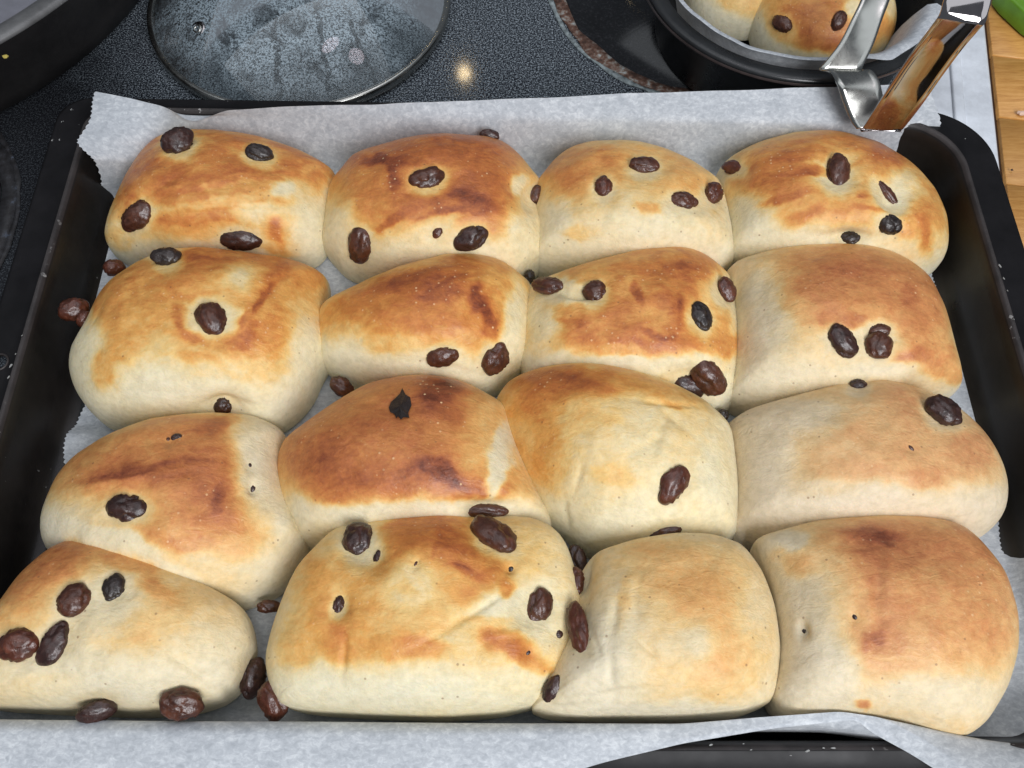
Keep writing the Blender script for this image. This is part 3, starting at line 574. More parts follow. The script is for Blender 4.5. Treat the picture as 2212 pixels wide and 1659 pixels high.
# raisins stuck in the gaps, and a black lump added as the shade of a crease: bun, x, y, z of centre, len, wid, angle, colour
GAPR = [('21',246,578,.018,46,36,0,2),('21',160,668,.026,64,50,20,2),('21',181,690,.026,40,30,70,2),('12',1057,292,.028,44,26,-10,0),('22',738,836,.014,56,40,-40,1),
 ('42',591,1512,.027,88,64,-70,2),('31',580,1310,.016,54,28,0,1),('24',1562,896,.016,26,26,0,3),('22',1144,598,.016,24,30,0,3)]

def smooth_closed(P, n):
    P = np.array(P, float); d = np.linalg.norm(np.roll(P, -1, 0)-P, axis=1); t = np.concatenate([[0], np.cumsum(d)])
    q = np.linspace(0, t[-1], n, endpoint=False); X = np.interp(q, t, np.append(P[:, 0], P[0, 0])); Y = np.interp(q, t, np.append(P[:, 1], P[0, 1]))
    for _ in range(6):
        X = .25*np.roll(X, 1)+.5*X+.25*np.roll(X, -1); Y = .25*np.roll(Y, 1)+.5*Y+.25*np.roll(Y, -1)
    return np.stack([X, Y], 1)
def profile(t, H, n=2.22, ze=.22, inset=.965):
    """t 0 at the top pole .. 1 at the base edge -> radius fraction, height"""
    a = np.clip(t/.78, 0, 1)*math.pi/2
    rho = np.sin(a)**(2/n*1.0); z = H*ze + H*(1-ze)*np.cos(a)**(2/n)
    b = np.clip((t-.78)/.22, 0, 1)
    rho = np.where(t > .78, 1-(1-inset)*b**2, rho); z = np.where(t > .78, H*ze*(1-np.sin(b*math.pi/2)), z)
    return rho, z+.0012
def fit_bun(b):
    O = b['O']; H = b['H']; cen = O.mean(0)
    c = gp(cen[0], cen[1]+12, H*.45); NA = 96
    phi = np.linspace(0, 2*math.pi, NA, endpoint=False); rr = np.full(NA, .04)
    t = np.linspace(.02, 1, 36); rho, z = profile(t, H, **b['pf'])
    # target radius as a function of image angle
    co_ = O-cen; ta = np.arctan2(-co_[:, 1], co_[:, 0]); tr = np.linalg.norm(co_, axis=1); o_ = np.argsort(ta)
    T = lambda a: np.interp((a+math.pi) % (2*math.pi)-math.pi, np.concatenate([ta[o_]-2*math.pi, ta[o_], ta[o_]+2*math.pi]), np.tile(tr[o_], 3))
    for it in range(26):
        X = c[0]+rr[:, None]*rho*np.cos(phi)[:, None]; Y = c[1]+rr[:, None]*rho*np.sin(phi)[:, None]; Z = np.broadcast_to(z, X.shape)
        px, py = proj(np.stack([X, Y, Z], -1)); dx, dy = px-cen[0], -(py-cen[1]); R = np.hypot(dx, dy); an = np.arctan2(dy, dx)
        q = (R/T(an)).max(1)                      # how far this meridian sticks out of the outline
        # sideways meridians: compare with the farthest point of the meridian
        rr = rr*np.clip(1/q, .85, 1.15)**.8
        rr = .12*np.roll(rr, 1)+.76*rr+.12*np.roll(rr, -1)
    return c, phi, rr
for k_, b_ in BUNS.items():
    b_['S'] = smooth_closed(b_['o'], 240); b_['pf'] = dict(ze=.50, inset=.86) if k_[0] == '4' else {}
for k_, b_ in BUNS.items():                 # neighbours in a row have baked into one another
    O_ = b_['S'].copy(); cen_ = O_.mean(0)
    for k2_, b2_ in BUNS.items():
        if k2_ == k_ or k2_[0] != k_[0]: continue
        dmin = np.sqrt(((O_[:, None]-b2_['S'][None])**2).sum(-1)).min(1)
        O_[:, 0] += np.sign(b2_['S'].mean(0)[0]-cen_[0])*11*np.exp(-(dmin/18)**2)
    b_['O'] = O_
SWIRL = {'11': .09, '14': .06, '21': .07, '23': .08, '22': .05, '42': .05, '33': .05}
BVH = []; bun_objs = {}; bun_data = {}
NA, NT = 300, 120
for key, b in BUNS.items():
    c, phi, rr = fit_bun(b); H = b['H']
    ph = np.linspace(0, 2*math.pi, NA, endpoint=False)
    r = np.interp(ph, np.append(phi, 2*math.pi), np.append(rr, rr[0]))
    t = np.linspace(0.0, 1, NT)**.8; rho, z = profile(t, H, **b['pf'])
    rs_ = r.copy()
    for _ in range(900): rs_ = .25*np.roll(rs_, 1)+.5*rs_+.25*np.roll(rs_, -1)
    wq = rho**2.2; rq_ = r[:, None]*wq + rs_[:, None]*(1-wq)     # levels get rounder towards the top
    X = c[0]+rq_*rho*np.cos(ph)[:, None]; Y = c[1]+rq_*rho*np.sin(ph)[:, None]; Z = np.broadcast_to(z, X.shape).copy()
    seed = hash(key) % 1 + int(key)*1.37
    P = np.stack([X, Y, Z], -1)
    # slow swelling, fading at the outline so that the edge stays put
    fade = (1-rho**6)
    q = P*26 + seed*3
    P[..., 2] += fade*H*.055*pn(q)
    P[..., 2] += fade*.0007*fbm(P*75+seed, 2)
    # normals from the grid
    du = np.roll(P, -1, 0)-np.roll(P, 1, 0); dv = np.gradient(P, axis=1); nn = np.cross(du, dv); ln = np.linalg.norm(nn, axis=-1, keepdims=True)
    nn = np.where(ln > 1e-12, nn/np.maximum(ln, 1e-12), [0, 0, 1.]); nn *= np.sign((nn*(P-[c[0], c[1], H*.3])).sum(-1, keepdims=True)+1e-9); nn[:, 0] = [0, 0, 1]
    px, py = proj(P)
    facing = sstep(-.05, .25, (nn*(CAM-P)/np.linalg.norm(CAM-P, axis=-1, keepdims=True)).sum(-1))
    def ell(x, y, rx, ry, rot, ox=0, oy=0):
        a = math.radians(rot); dx = px+ox-x; dy = -(py+oy-y)
        return np.hypot((dx*math.cos(a)+dy*math.sin(a))/rx, (-dx*math.sin(a)+dy*math.cos(a))/ry)
    wx = 16*fbm(P*55+seed+3, 4)+5*fbm(P*260+seed, 2); wy = 13*fbm(P*55+seed+30, 4)+4*fbm(P*260+seed+8, 2)
    bake = b['b']*sstep(.35, .85, P[..., 2]/H) + .10*fbm(P*40+seed, 3)
    for (x, y, rx, ry, rot, val) in b['f']:
        d = ell(x, y, rx, ry, rot, wx, wy); soft = .24 if min(rx, ry) < 30 else .42
        w = 1/(1+np.exp(np.clip((d-.95)/(soft*.62), -30, 30))); w *= .97
        bake = bake*(1-w)+val*w
    disp = np.zeros_like(bake)
    for (k, x, y, rx, ry, rot, dep) in DENTS:
        if k == key: disp += dep*.001*np.exp(-ell(x, y, rx, ry, rot, wx*.2, wy*.2)**2*1.3)*facing
    for (k, x, y, L, Wd, ang, ci, sk) in RAIS:
        d = ell(x, y+2, L*.5+3, Wd*.5+3, ang)
        if L > 30:
            if k == key: disp += .0021*np.exp(-(d*.72)**2)*facing
            d2 = ell(x, y+2, L*.5+11, Wd*.5+11, ang, wx*.45, wy*.45)
            w = 1/(1+np.exp(np.clip((d2-.95)/.12, -30, 30)))*.75
            if k == key: bake = bake*(1-w)+.14*w
        elif k == key: disp += .0009*np.exp(-(d*.6)**2)*facing
    # the skin stays pale low on the sides, where the heat did not reach
    bake *= sstep(.12, .42, P[..., 2]/H + .05*fbm(P*60+seed, 2))
    # fine swirls where the skin was stretched and glazed
    pw = P + .006*np.stack([pn(P*70+seed), pn(P*70+seed+40), P[..., 0]*0], -1)
    sw = np.clip(1-np.abs(fbm(pw*[60, 105, 60]+seed+11, 3))*2.4, -.6, 1)
    bake = bake + .035*sstep(.22, .5, bake) + SWIRL.get(key, .03)*(sw-.25)*sstep(.15, .35, bake)
    P -= nn*disp[..., None]
    P[:, 0] = P[:, 0].mean(0)
    V = P.reshape(-1, 3); idx = np.arange(NA*NT).reshape(NA, NT); nx = np.roll(idx, -1, 0)
    Fq = np.stack([idx[:, :-1], idx[:, 1:], nx[:, 1:], nx[:, :-1]], -1).reshape(-1, 4)
    # weld the pole
    base = NA*NT
    root = empty('raisin_bun', (c[0], c[1], .001), b['L'], 'bun', 'raisin buns baked together on the parchment')
    o = mesh_obj('bun_crust', V, Fq, M_BUN, root, attrs=dict(bake=np.clip(bake, 0, 1).ravel(), tint=np.full(V.shape[0], b['t'])))
    bm = bmesh.new(); bm.from_mesh(o.data); bmesh.ops.remove_doubles(bm, verts=[v_ for v_ in bm.verts if v_.index % NT == 0], dist=1e-4)
    bm.normal_update()
    if sum(f.normal.z*f.calc_area() for f in bm.faces if f.calc_center_median().z > H*.5) < 0: bmesh.ops.reverse_faces(bm, faces=bm.faces[:])
    bm.to_mesh(o.data); bm.free()
    bun_objs[key] = root; sub = P[::3, ::3].reshape(-1, 3)
    BVH.append((key, BVHTree.FromPolygons([tuple(v_) for v_ in V], [tuple(int(i) for i in f) for f in Fq])))

# ---------------------------------------------------------------- raisins
bmI = bmesh.new(); bmesh.ops.create_icosphere(bmI, subdivisions=4, radius=1)
IV = np.array([v_.co[:] for v_ in bmI.verts]); IF = [[v_.index for v_ in f.verts] for f in bmI.faces]; bmI.free()
def make_raisin(center, ax, ay, az, L, Wd, T, seed, mat, parent, name='raisin'):
    s = np.array([seed*7.1, seed*3.3, seed*5.7]); v = IV.copy()
    # wrinkles run lengthwise and meander; they die out at the tips
    wv = np.stack([pn(v*1.6+s), pn(v*1.6+s+7), pn(v*1.6+s+13)], 1)*.55
    tip = 1-sstep(.72, .98, np.abs(v[:, 0]))
    q = (v+wv)*[.75, 2.6, 2.6]; wr = np.clip(1-np.abs(pn(q+s))*3.0, -.3, 1); q2 = (v+wv)*[1.3, 5.6, 5.6]; wr2 = np.clip(1-np.abs(pn(q2+s*2+4))*3.0, -.3, 1)
    lump = pn(v*1.2+s)
    q3 = (v+wv)*[2.2, 10, 10]; wr3 = np.clip(1-np.abs(pn(q3+s*3+2))*3.0, -.3, 1)
    rad = 1+.12*lump+tip*(.080*(wr-.35)+.055*(wr2-.35)+.025*(wr3-.35))
    # one or two deep folds
    f = v@(_grad[int(seed*31) % 256]*[.35, 1, 1]) + .35*pn(v*1.5+s+9); rad -= .20*np.exp(-(f/.11)**2)*(v[:, 2] > -.2)*tip
    rad *= 1+.06*np.sign(v[:, 0])*np.abs(v[:, 0])**3*(random.random()-.3)
    v = v*rad[:, None]
    v[:, 0] = np.sign(v[:, 0])*np.abs(v[:, 0])**1.04
    P = center + np.outer(v[:, 0]*L/2, ax)+np.outer(v[:, 1]*Wd/2, ay)+np.outer(v[:, 2]*T/2, az)
    ridge = np.clip(.5*wr+.5*wr2, 0, 1)**3*tip
    return mesh_obj(name, P, IF, M_RAIS[mat], parent, attrs=dict(ridge=ridge))
def frame(n_, ang, P):
    # tangent axis whose projection runs at angle ang in the picture
    a = math.radians(ang); Zd = (P-CAM)@FW
    w = RT*math.cos(a)+UP*math.sin(a); vd = (P-CAM)/np.linalg.norm(P-CAM)
    k = -(w@n_)/(vd@n_) if abs(vd@n_) > .25 else 0
    ax = w+vd*np.clip(k, -1.2, 1.2); fore = np.linalg.norm(ax); ax /= fore
    ay = np.cross(n_, ax); ay /= np.linalg.norm(ay); az = np.cross(ax, ay); return ax, ay, az, fore
sd = 1
for (k, x, y, L, Wd, ang, ci, sk) in RAIS:
    d = ray(x, y); best = None
    for key, tr in BVH:
        if key != k: continue
        h_ = tr.ray_cast(Vector(CAM), Vector(d))
        if h_[0] is not None: best = h_
    if best is None:
        P0 = gp(x, y, .020); nrm = -d
    else:
        P0 = np.array(best[0]); nrm = np.array(best[1]); nrm *= 1 if nrm@d < 0 else -1
    fc = float(-nrm@d); kk = np.clip((fc-.25)/.5, 0, 1); nrm = nrm*(.35+.4*kk) - d*(.65-.4*kk); nrm /= np.linalg.norm(nrm)
    sk = sk-(1-kk)*.35 if L > 30 else sk
    s = ((P0-CAM)@FW)/F
    ax, ay, az, fore = frame(nrm, ang, P0)
    T = Wd*s*.70; Lw = L*s*min(fore, 1.25); c_ = P0 + nrm*T*(.05-sk*.5) - d*Wd*s*.65*(1-kk)*(1 if L > 30 else 0)
    sd += 1
    make_raisin(c_, ax, ay, az, Lw*1.02, Wd*s*1.04, max(T, Wd*s*.6), sd*.73, ci, bun_objs[k])
for (k, x, y, z, L, Wd, ang, ci) in GAPR:
    P0 = gp(x, y, z); s = ((P0-CAM)@FW)/F; nrm = -ray(x, y); ax, ay, az, fore = frame(nrm, ang, P0); sd += 1
    make_raisin(P0, ax, ay, az, L*s, Wd*s, Wd*s*.85, sd*.73, ci, bun_objs[k])
# the black pointed flake standing on bun 32
def flake(k, pts, lift, mat):
    W_ = []
    for x, y in pts:
        h_ = [tr for key, tr in BVH if key == k][0].ray_cast(Vector(CAM), Vector(ray(x, y)))
        W_.append(np.array(h_[0]) if h_[0] is not None else gp(x, y, .045))
    W_ = np.array(W_); n_ = len(W_); c_ = W_.mean(0); nr = -ray(*pts[0])
    V = [w + nr*(lift*(.5+.8*random.random())) for w in W_] + [w - nr*.0004 for w in W_] + [c_+nr*lift*2.2, c_-nr*.0004]
    Fc = []
    for i in range(n_):
        j = (i+1) % n_; Fc += [(i, j, 2*n_), (n_+j, n_+i, 2*n_+1), (i, n_+i, n_+j, j)]
    return mesh_obj('burnt_flake', V, Fc, mat, bun_objs[k], smooth=False)
flake('32', [(869,838),(876,852),(886,858),(889,875),(882,892),(884,902),(872,901),(866,906),(860,899),(856,903),(852,894),(843,890),(840,880),(845,868),(856,858),(864,850)], .0012, M_RAIS[3])

# ---------------------------------------------------------------- round pan with more buns
def lathe(c, prof, n=96, a0=0, a1=2*math.pi):
    V, Fc = [], []; full = abs(a1-a0-2*math.pi) < 1e-6; cnt = n if full else n+1
    for i in range(cnt):
        a = a0+(a1-a0)*i/n
        for r, z in prof: V.append((c[0]+r*math.cos(a), c[1]+r*math.sin(a), z))
    m = len(prof)
    for i in range(n):
        k = (i+1) % cnt
        for j in range(m-1): Fc.append((i*m+j, k*m+j, k*m+j+1, i*m+j+1))
    return V, Fc
PC = (.1462, .2335)
pan = empty('round_pan', (PC[0], PC[1], -.0095), 'round black pan lined with parchment, at the back right of the cooktop', 'pan')
V, Fc = lathe(PC, [(.0001, -.0060), (.060, -.0060), (.064, -.004), (.0655, .000), (.0700, .0330), (.0712, .0350), (.0785, .0362), (.0800, .0350), (.0795, .0335), (.0722, .0325), (.0705, .030), (.0672, -.004), (.064, -.009), (.055, -.0096), (.0001, -.0096)], 120)
mesh_obj('pan_body', V, Fc, M_PAN, pan)
V, Fc = lathe(PC, [(.0808, .0350), (.0812, .0340), (.0808, .0330), (.0802, .0340), (.0808, .0350)], 120); mesh_obj('rim_edge', V, Fc, enamel('pan_rim_brown', (.05, .038, .036), .35), pan)
# liner: sheet standing proud of the pan, ragged round
V, Fc = [], []; nL, mL = 150, 9
for i in range(nL):
    a = math.radians(-172+150*i/(nL-1))
    rip = float(pn(np.array([[i*.09, 0, 3.3]]))[0]); out = .5*(1+math.tanh((i-105)/8.0))
    for j in range(mL):
        tt_ = j/(mL-1); rr_ = .052+.0165*tt_ - .0012*rip*tt_ + out*.016*max(0, tt_-.55)
        V.append((PC[0]+rr_*math.cos(a), PC[1]+rr_*math.sin(a), -.004+.0425*min(1, tt_*1.25)**1.3 - .012*out*max(0, tt_-.7)))
for i in range(nL-1):
    for j in range(mL-1): Fc.append((i*mL+j, (i+1)*mL+j, (i+1)*mL+j+1, i*mL+j+1))
ln_ = mesh_obj('pan_liner', V, Fc, M_PAPER); tag(ln_, 'strip of baking parchment standing up round the buns in the round black pan', 'baking parchment')
def small_bun(cx, cy, rx, ry, H, z0, label, feats, rs, rot=0):
    na, nt_ = 150, 60; ph = np.linspace(0, 2*math.pi, na, endpoint=False); t = np.linspace(0, 1, nt_)**.8; rho, z = profile(t, H, 2.3)
    c_, s_ = math.cos(rot), math.sin(rot)
    lx_ = rx*rho*np.cos(ph)[:, None]; ly_ = ry*rho*np.sin(ph)[:, None]
    P = np.stack([cx+lx_*c_-ly_*s_, cy+lx_*s_+ly_*c_, np.broadcast_to(z, (na, nt_))+z0], -1); P[..., 2] += (1-rho**6)*(.0016*pn(P*40)+.0005*fbm(P*110, 2))
    px, py = proj(P); bake = .5*sstep(.4, .9, (P[..., 2]-z0)/H)+.12*fbm(P*50+3, 3); wx = 12*fbm(P*60+3, 3)
    for (x, y, a_, b_, v_) in feats:
        w = 1/(1+np.exp(np.clip((np.hypot((px+wx-x)/a_, (py+wx-y)/b_)-.95)/.15, -30, 30))); bake = bake*(1-w)+v_*w
    V = P.reshape(-1, 3); idx = np.arange(na*nt_).reshape(na, nt_); nx = np.roll(idx, -1, 0)
    Fq = np.stack([idx[:, :-1], nx[:, :-1], nx[:, 1:], idx[:, 1:]], -1).reshape(-1, 4)
    root = empty('raisin_bun', (cx, cy, z0), label, 'bun', 'raisin buns baked in the round pan')
    mesh_obj('bun_crust', V, Fq, M_BUN, root, attrs=dict(bake=np.clip(bake, 0, 1).ravel(), tint=np.full(V.shape[0], .1)))
    tr = BVHTree.FromPolygons([tuple(v_) for v_ in V], [tuple(int(i) for i in f) for f in Fq])
    global sd
    for (x, y, L, Wd, ang, ci) in rs:
        h_ = tr.ray_cast(Vector(CAM), Vector(ray(x, y)))
        if h_[0] is None: continue
        P0 = np.array(h_[0]); nr = np.array(h_[1]); nr *= 1 if nr@ray(x, y) < 0 else -1
        s = ((P0-CAM)@FW)/F; ax, ay, az, fo = frame(nr, ang, P0); sd += 1
        make_raisin(P0+nr*Wd*s*.05, ax, ay, az, L*s, Wd*s, Wd*s*.7, sd*.73, ci, root)
small_bun(.1665, .2265, .0385, .0330, .038, -.004, 'brown bun behind the steel strip, on the near right side of the round pan',
          [(1820,50,130,60,.62),(1720,40,50,30,.7),(1740,70,20,14,.78),(1690,60,30,30,.4),(1850,20,24,30,.15),(1920,30,30,40,.55),(1780,95,60,20,.72),(1930,10,14,40,.2)],
          [(1690,51,50,32,-25,1),(1812,45,44,30,60,1),(1757,-30,40,30,20,1)], .15)
small_bun(.1230, .2560, .0290, .0330, .034, -.004, 'paler bun at the far left of the round pan, cut off by the picture top',
          [(1640,10,60,40,.3),(1600,0,40,30,.35)], [(1688,20,52,34,65,1)], .2)

# ---------------------------------------------------------------- glass lid
LC = gp(648, 0, -.004); LR = .0835
lid = empty('glass_lid', (LC[0], LC[1], -.0095), 'round glass pot lid misted with condensation, lying on the cooktop', 'lid')
m, nt, bs, n_, l_ = newmat('misted_glass')
d1 = noi(nt, 1000, 4, .7); d2 = noi(nt, 60, 5, .65, None, 1.0); d3 = noi(nt, 26, 4, .6, scaled(nt, (1.6, 1.0, 1)), 1.6); d4 = noi(nt, 190, 3, .6)
mist = ramp(nt, d1.outputs[0], [(.43, (.08,)*3), (.56, (.97,)*3)])
pat = ramp(nt, d2.outputs[0], [(.34, (.15,)*3), (.50, (1,)*3)])
tcl = n_.new('ShaderNodeTexCoord'); sx = n_.new('ShaderNodeSeparateXYZ'); l_.new(tcl.outputs['Object'], sx.inputs[0])
wig = math_(nt, 'MULTIPLY', math_(nt, 'SUBTRACT', noi(nt, 55, 4, .6).outputs[0], .5), .016)
wid = math_(nt, 'MULTIPLY', noi(nt, 130, 3).outputs[0], .0030)
run_f = None
for (xa, ya, xb, yb_) in ((603, 62, 600, 215), (688, 45, 724, 215), (750, 50, 800, 150)):
    A_, B_ = gp(xa, ya, .004), gp(xb, yb_, .004); sl = (B_[0]-A_[0])/(B_[1]-A_[1])
    lx_ = math_(nt, 'ADD', math_(nt, 'MULTIPLY', math_(nt, 'SUBTRACT', sx.outputs[1], float(A_[1])), float(sl)), float(A_[0]))
    dd_ = math_(nt, 'ABSOLUTE', math_(nt, 'ADD', math_(nt, 'SUBTRACT', sx.outputs[0], lx_), wig))
    on = math_(nt, 'MULTIPLY', math_(nt, 'LESS_THAN', dd_, wid), math_(nt, 'LESS_THAN', sx.outputs[1], float(A_[1])))
    run_f = on if run_f is None else math_(nt, 'MAXIMUM', run_f, on)
run_f = math_(nt, 'MULTIPLY', run_f, math_(nt, 'GREATER_THAN', noi(nt, 210, 3, .7).outputs[0], .44))
fleck = ramp(nt, d3.outputs[0], [(.33, (.1,)*3), (.38, (1,)*3)])
run = mixc(nt, run_f, fleck.outputs[0], (.25, .25, .25))
drops = ramp(nt, d4.outputs[0], [(.32, (.1,)*3), (.37, (1,)*3)])
fac = math_(nt, 'MULTIPLY', math_(nt, 'MULTIPLY', mist.outputs[0], pat.outputs[0]), math_(nt, 'MULTIPLY', run, drops.outputs[0]))
# the mist thins out towards the steel rim
tc = n_.new('ShaderNodeTexCoord'); ln2 = n_.new('ShaderNodeVectorMath'); ln2.operation = 'LENGTH'
mp = n_.new('ShaderNodeMapping'); mp.vector_type = 'POINT'; mp.inputs['Location'].default_value = (0, 0, 0); l_.new(tc.outputs['Object'], mp.inputs[0])
sub_ = n_.new('ShaderNodeVectorMath'); sub_.operation = 'SUBTRACT'; sub_.inputs[1].default_value = (LC[0]-.004, LC[1], 0); l_.new(mp.outputs[0], sub_.inputs[0]); l_.new(sub_.outputs[0], ln2.inputs[0])
edge = ramp(nt, math_(nt, 'DIVIDE', math_(nt, 'ADD', ln2.outputs['Value'], math_(nt, 'MULTIPLY', math_(nt, 'SUBTRACT', noi(nt, 40, 4).outputs[0], .5), .05)), LR), [(.72, (1,)*3), (.92, (.22,)*3)])
fac = math_(nt, 'MULTIPLY', fac, edge.outputs[0])
bs.inputs['Base Color'].default_value = (.29, .36, .405, 1); bs.inputs['Roughness'].default_value = .6; bs.inputs['Coat Weight'].default_value = 1; bs.inputs['Coat Roughness'].default_value = .03
tp = n_.new('ShaderNodeBsdfTransparent'); tp.inputs[0].default_value = (.78, .82, .82, 1)
gl = n_.new('ShaderNodeBsdfGlossy'); gl.inputs['Roughness'].default_value = .03; gl.inputs[0].default_value = (1, 1, 1, 1)
fr_ = n_.new('ShaderNodeFresnel'); fr_.inputs[0].default_value = 1.45
mg = n_.new('ShaderNodeMixShader'); l_.new(fr_.outputs[0], mg.inputs[0]); l_.new(tp.outputs[0], mg.inputs[1]); l_.new(gl.outputs[0], mg.inputs[2])
mx = n_.new('ShaderNodeMixShader'); l_.new(fac, mx.inputs[0]); l_.new(mg.outputs[0], mx.inputs[1]); l_.new(bs.outputs[0], mx.inputs[2]); l_.new(mx.outputs[0], n_['Material Output'].inputs[0])
M_LID = m
prof = [(LR*math.sin(a_)/math.sin(.62)*.985, -.004 + (math.cos(a_)-math.cos(.62))*.135*.95) for a_ in np.linspace(.001, .62, 40)]
V, Fc = lathe(LC, prof, 120); mesh_obj('lid_glass', V, Fc, M_LID, lid)
_lt = BVHTree.FromPolygons([tuple(v_) for v_ in V], [tuple(f) for f in Fc])
for (x, y, sx_, sy_) in ((716, 98, .07, .13), (772, 118, .11, .09)):
    h_ = _lt.ray_cast(Vector(CAM), Vector(ray(x, y)))
    if h_[0] is not None:
        nq = h_[1] if h_[1].z > 0 else -h_[1]; dq = Vector(ray(x, y)); rq = dq - 2*dq.dot(nq)*nq
        if rq.z > .05: area('window_pane', h_[0]+rq*1.3, h_[0], sx_*1.7, .26, (1, .86, .95), sy_*1.7); bpy.data.lights[-1].shape = 'ELLIPSE'
V, Fc = lathe(LC, [(LR-.0016, -.0030), (LR-.0002, -.0022), (LR+.0012, -.0030), (LR+.0014, -.0060), (LR+.0008, -.0092), (LR-.0004, -.0093), (LR-.0010, -.006), (LR-.0016, -.0030)], 140); mesh_obj('steel_rim', V, Fc, M_STEEL2, lid)
vp = gp(428, 66, .018); 
rad_ = math.hypot(vp[0]-LC[0], vp[1]-LC[1]); aa = math.asin(min(.99, rad_/LR/.985*math.sin(.62))); vz = -.004+(math.cos(aa)-math.cos(.62))*.128
vp = gp(428, 66, vz+.001); nrv = Vector((vp[0]-LC[0], vp[1]-LC[1], .11)).normalized()
V, Fc = torus((vp[0], vp[1], vz+.001), .0040, .0013, nrv); mesh_obj('steam_vent', V, Fc, M_STEEL, lid)
V, Fc = torus((vp[0], vp[1], vz+.0022), .0020, .0006, nrv); mesh_obj('vent_eyelet', V, Fc, M_STEEL2, lid)

# ---------------------------------------------------------------- big pot
n2 = np.array([-.79, .61]); R_ = .19; bp = np.array([-.2411, .2027]); PT = bp+n2*(R_+.001)
pot = empty('stock_pot', (PT[0], PT[1], -.0095), 'large dark pot with a pale grey inside, at the back left of the cooktop', 'pot')
V, Fc = lathe(PT, [(.0001, -.0095), (R_-.006, -.0095), (R_, -.006), (R_+.003, .002), (R_+.020, .0425)], 200); mesh_obj('pot_wall', V, Fc, M_POT, pot)
V, Fc = lathe(PT, [(R_+.020, .0425), (R_+.0215, .0440), (R_+.0210, .0456), (R_+.019, .0462), (R_+.0125, .0462), (R_+.0115, .0450)], 200); mesh_obj('pot_rim', V, Fc, M_POTRIM, pot)
V, Fc = lathe(PT, [(R_+.0115, .0450), (R_-.004, .006), (R_-.012, -.002), (.0001, -.002)], 200); mesh_obj('pot_inside', V, Fc, M_POTIN, pot)

# ---------------------------------------------------------------- bent steel strip (tongs) leaning over the pan
def ribbon(name, pairs, mat, parent, thick=.0011, sub=10):
    Lp = np.array([gp(x, y, z) for (x, y, z), _ in pairs]); Rp = np.array([gp(x, y, z) for _, (x, y, z) in pairs])
    def cr_(P):
        out = []; Q = np.vstack([2*P[0]-P[1], P, 2*P[-1]-P[-2]])
        for i in range(1, len(Q)-2):
            for s_ in range(sub):
                t_ = s_/sub; p0, p1, p2, p3 = Q[i-1:i+3]
                out.append(.5*((2*p1)+(-p0+p2)*t_+(2*p0-5*p1+4*p2-p3)*t_**2+(-p0+3*p1-3*p2+p3)*t_**3))
        out.append(P[-1]); return np.array(out)
    Lc, Rc = cr_(Lp), cr_(Rp); W5 = 7; n_ = len(Lc); V = []
    tan = np.gradient((Lc+Rc)/2, axis=0); nr = np.cross(Rc-Lc, tan); nr /= np.linalg.norm(nr, axis=1)[:, None]
    for side in (0, 1):
        for i in range(n_):
            for j in range(W5):
                s_ = j/(W5-1); crown = 4*s_*(1-s_)*.0006
                V.append(Lc[i]*(1-s_)+Rc[i]*s_ + nr[i]*(crown - (0 if side == 0 else thick)))
    off = n_*W5; Fc = []
    for i in range(n_-1):
        for j in range(W5-1):
            a_ = i*W5+j; Fc.append((a_, a_+1, a_+W5+1, a_+W5)); Fc.append((off+a_, off+a_+W5, off+a_+W5+1, off+a_+1))
        for j in (0, W5-1):
            a_ = i*W5+j; Fc.append((a_, a_+W5, off+a_+W5, off+a_))
    for i in (0, n_-1):
        for j in range(W5-1): a_ = i*W5+j; Fc.append((a_, a_+1, off+a_+1, off+a_))
    return mesh_obj(name, V, Fc, mat, parent)
tg = gp(1890, 250, .042)
tongs = empty('steel_tongs', tg, 'bent strip of shiny steel leaning from the round pan over the parchment edge', 'tongs')
ribbon('narrow_arm', [((1872,-60,.070),(1934,-60,.070)), ((1860,-4,.066),(1922,-4,.066)), ((1840,40,.062),(1905,42,.062)), ((1812,95,.056),(1885,98,.056)), ((1777,140,.0505),(1862,145,.050)), ((1770,151,.049),(1864,155,.048)),
   ((1792,158,.050),(1882,157,.050)), ((1808,185,.050),(1897,178,.050)), ((1818,216,.046),(1906,207,.048)), ((1834,255,.041),(1920,246,.043)), ((1850,279,.039),(1935,270,.040))], M_STEEL2, tongs)
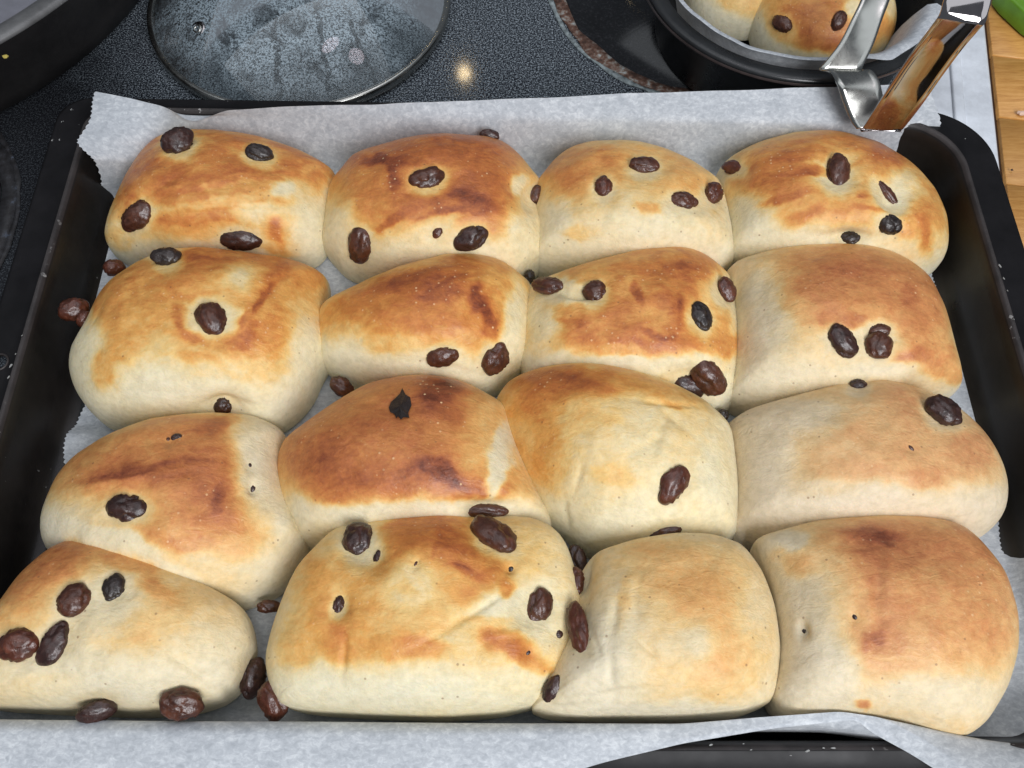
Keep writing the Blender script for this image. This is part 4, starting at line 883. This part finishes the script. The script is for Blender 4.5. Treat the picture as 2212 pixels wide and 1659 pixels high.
ribbon('wide_arm', [((1858,279,.0392),(1945,281,.039)), ((1866,275,.0405),(1953,276,.0405)), ((1900,222,.0575),(1992,226,.0575)), ((1940,160,.0745),(2035,165,.0745)), ((1985,95,.0925),(2080,105,.0925)), ((2020,48,.1045),(2117,62,.1045)), ((2030,34,.1075),(2129,48,.1075)), ((2036,14,.1100),(2136,24,.1100)), ((2042,-12,.1125),(2143,-4,.1125)), ((2046,-50,.1155),(2146,-45,.1155))], M_STEEL, tongs)

# ---------------------------------------------------------------- green thing and crumbs on the wooden worktop
g0 = [gp(2148, -8, -.004), gp(2165, 14, -.004), gp(2212, 58, -.004), gp(2300, 120, -.004), gp(2360, 60, -.004), gp(2190, -80, -.004)]
V = [(p[0], p[1], .003) for p in g0]+[(p[0], p[1], -.0095) for p in g0]; n_g = len(g0)
Fc = [tuple(range(n_g))[::-1], tuple(range(n_g, 2*n_g))]+[(i, (i+1) % n_g, n_g+(i+1) % n_g, n_g+i) for i in range(n_g)]
gm = enamel('green_plastic', (.16, .36, .025), .4, .5, 0, (0, 0, 0), .1)
o = mesh_obj('chopping_board', V, Fc, gm); bevel(o, .0015, 3); tag(o, 'corner of a bright green board lying on the wooden worktop', 'chopping board')
def crumb(x, y, z, r, mat, label, seed):
    P0 = gp(x, y, z); v = IV[:162].copy()
    bmc = bmesh.new(); bmesh.ops.create_icosphere(bmc, subdivisions=2, radius=1); v = np.array([q.co[:] for q in bmc.verts]); f = [[q.index for q in ff.verts] for ff in bmc.faces]; bmc.free()
    v = v*(1+.45*pn(v*1.7+seed))[:, None]*[1, .8, .45]
    return tag(mesh_obj('crumb', P0+v*r, f, mat, smooth=False), label, 'crumb')
cm1, _, _ = simple('crumb_pale', (.72, .50, .38), .8); cm2, _, _ = simple('crumb_yellow', (.45, .36, .08), .8); cm3, _, _ = simple('crumb_dark', (.06, .03, .02), .8)
crumb(2207, 244, -.0085, .0021, cm1, 'pale crumb on the wooden worktop beside the white stove frame', 3)
crumb(2186, 367, -.0088, .0007, cm3, 'tiny dark crumb on the wooden worktop beside the tray corner', 5)
crumb(2172, 42, -.0088, .0008, cm3, 'tiny dark crumb on the wooden worktop just below the green board', 8)
pot_hit = gp(12, 122, .040); crumb(12, 122, .0405, .0014, cm2, 'yellow scrap stuck under the rim of the large dark pot', 9)
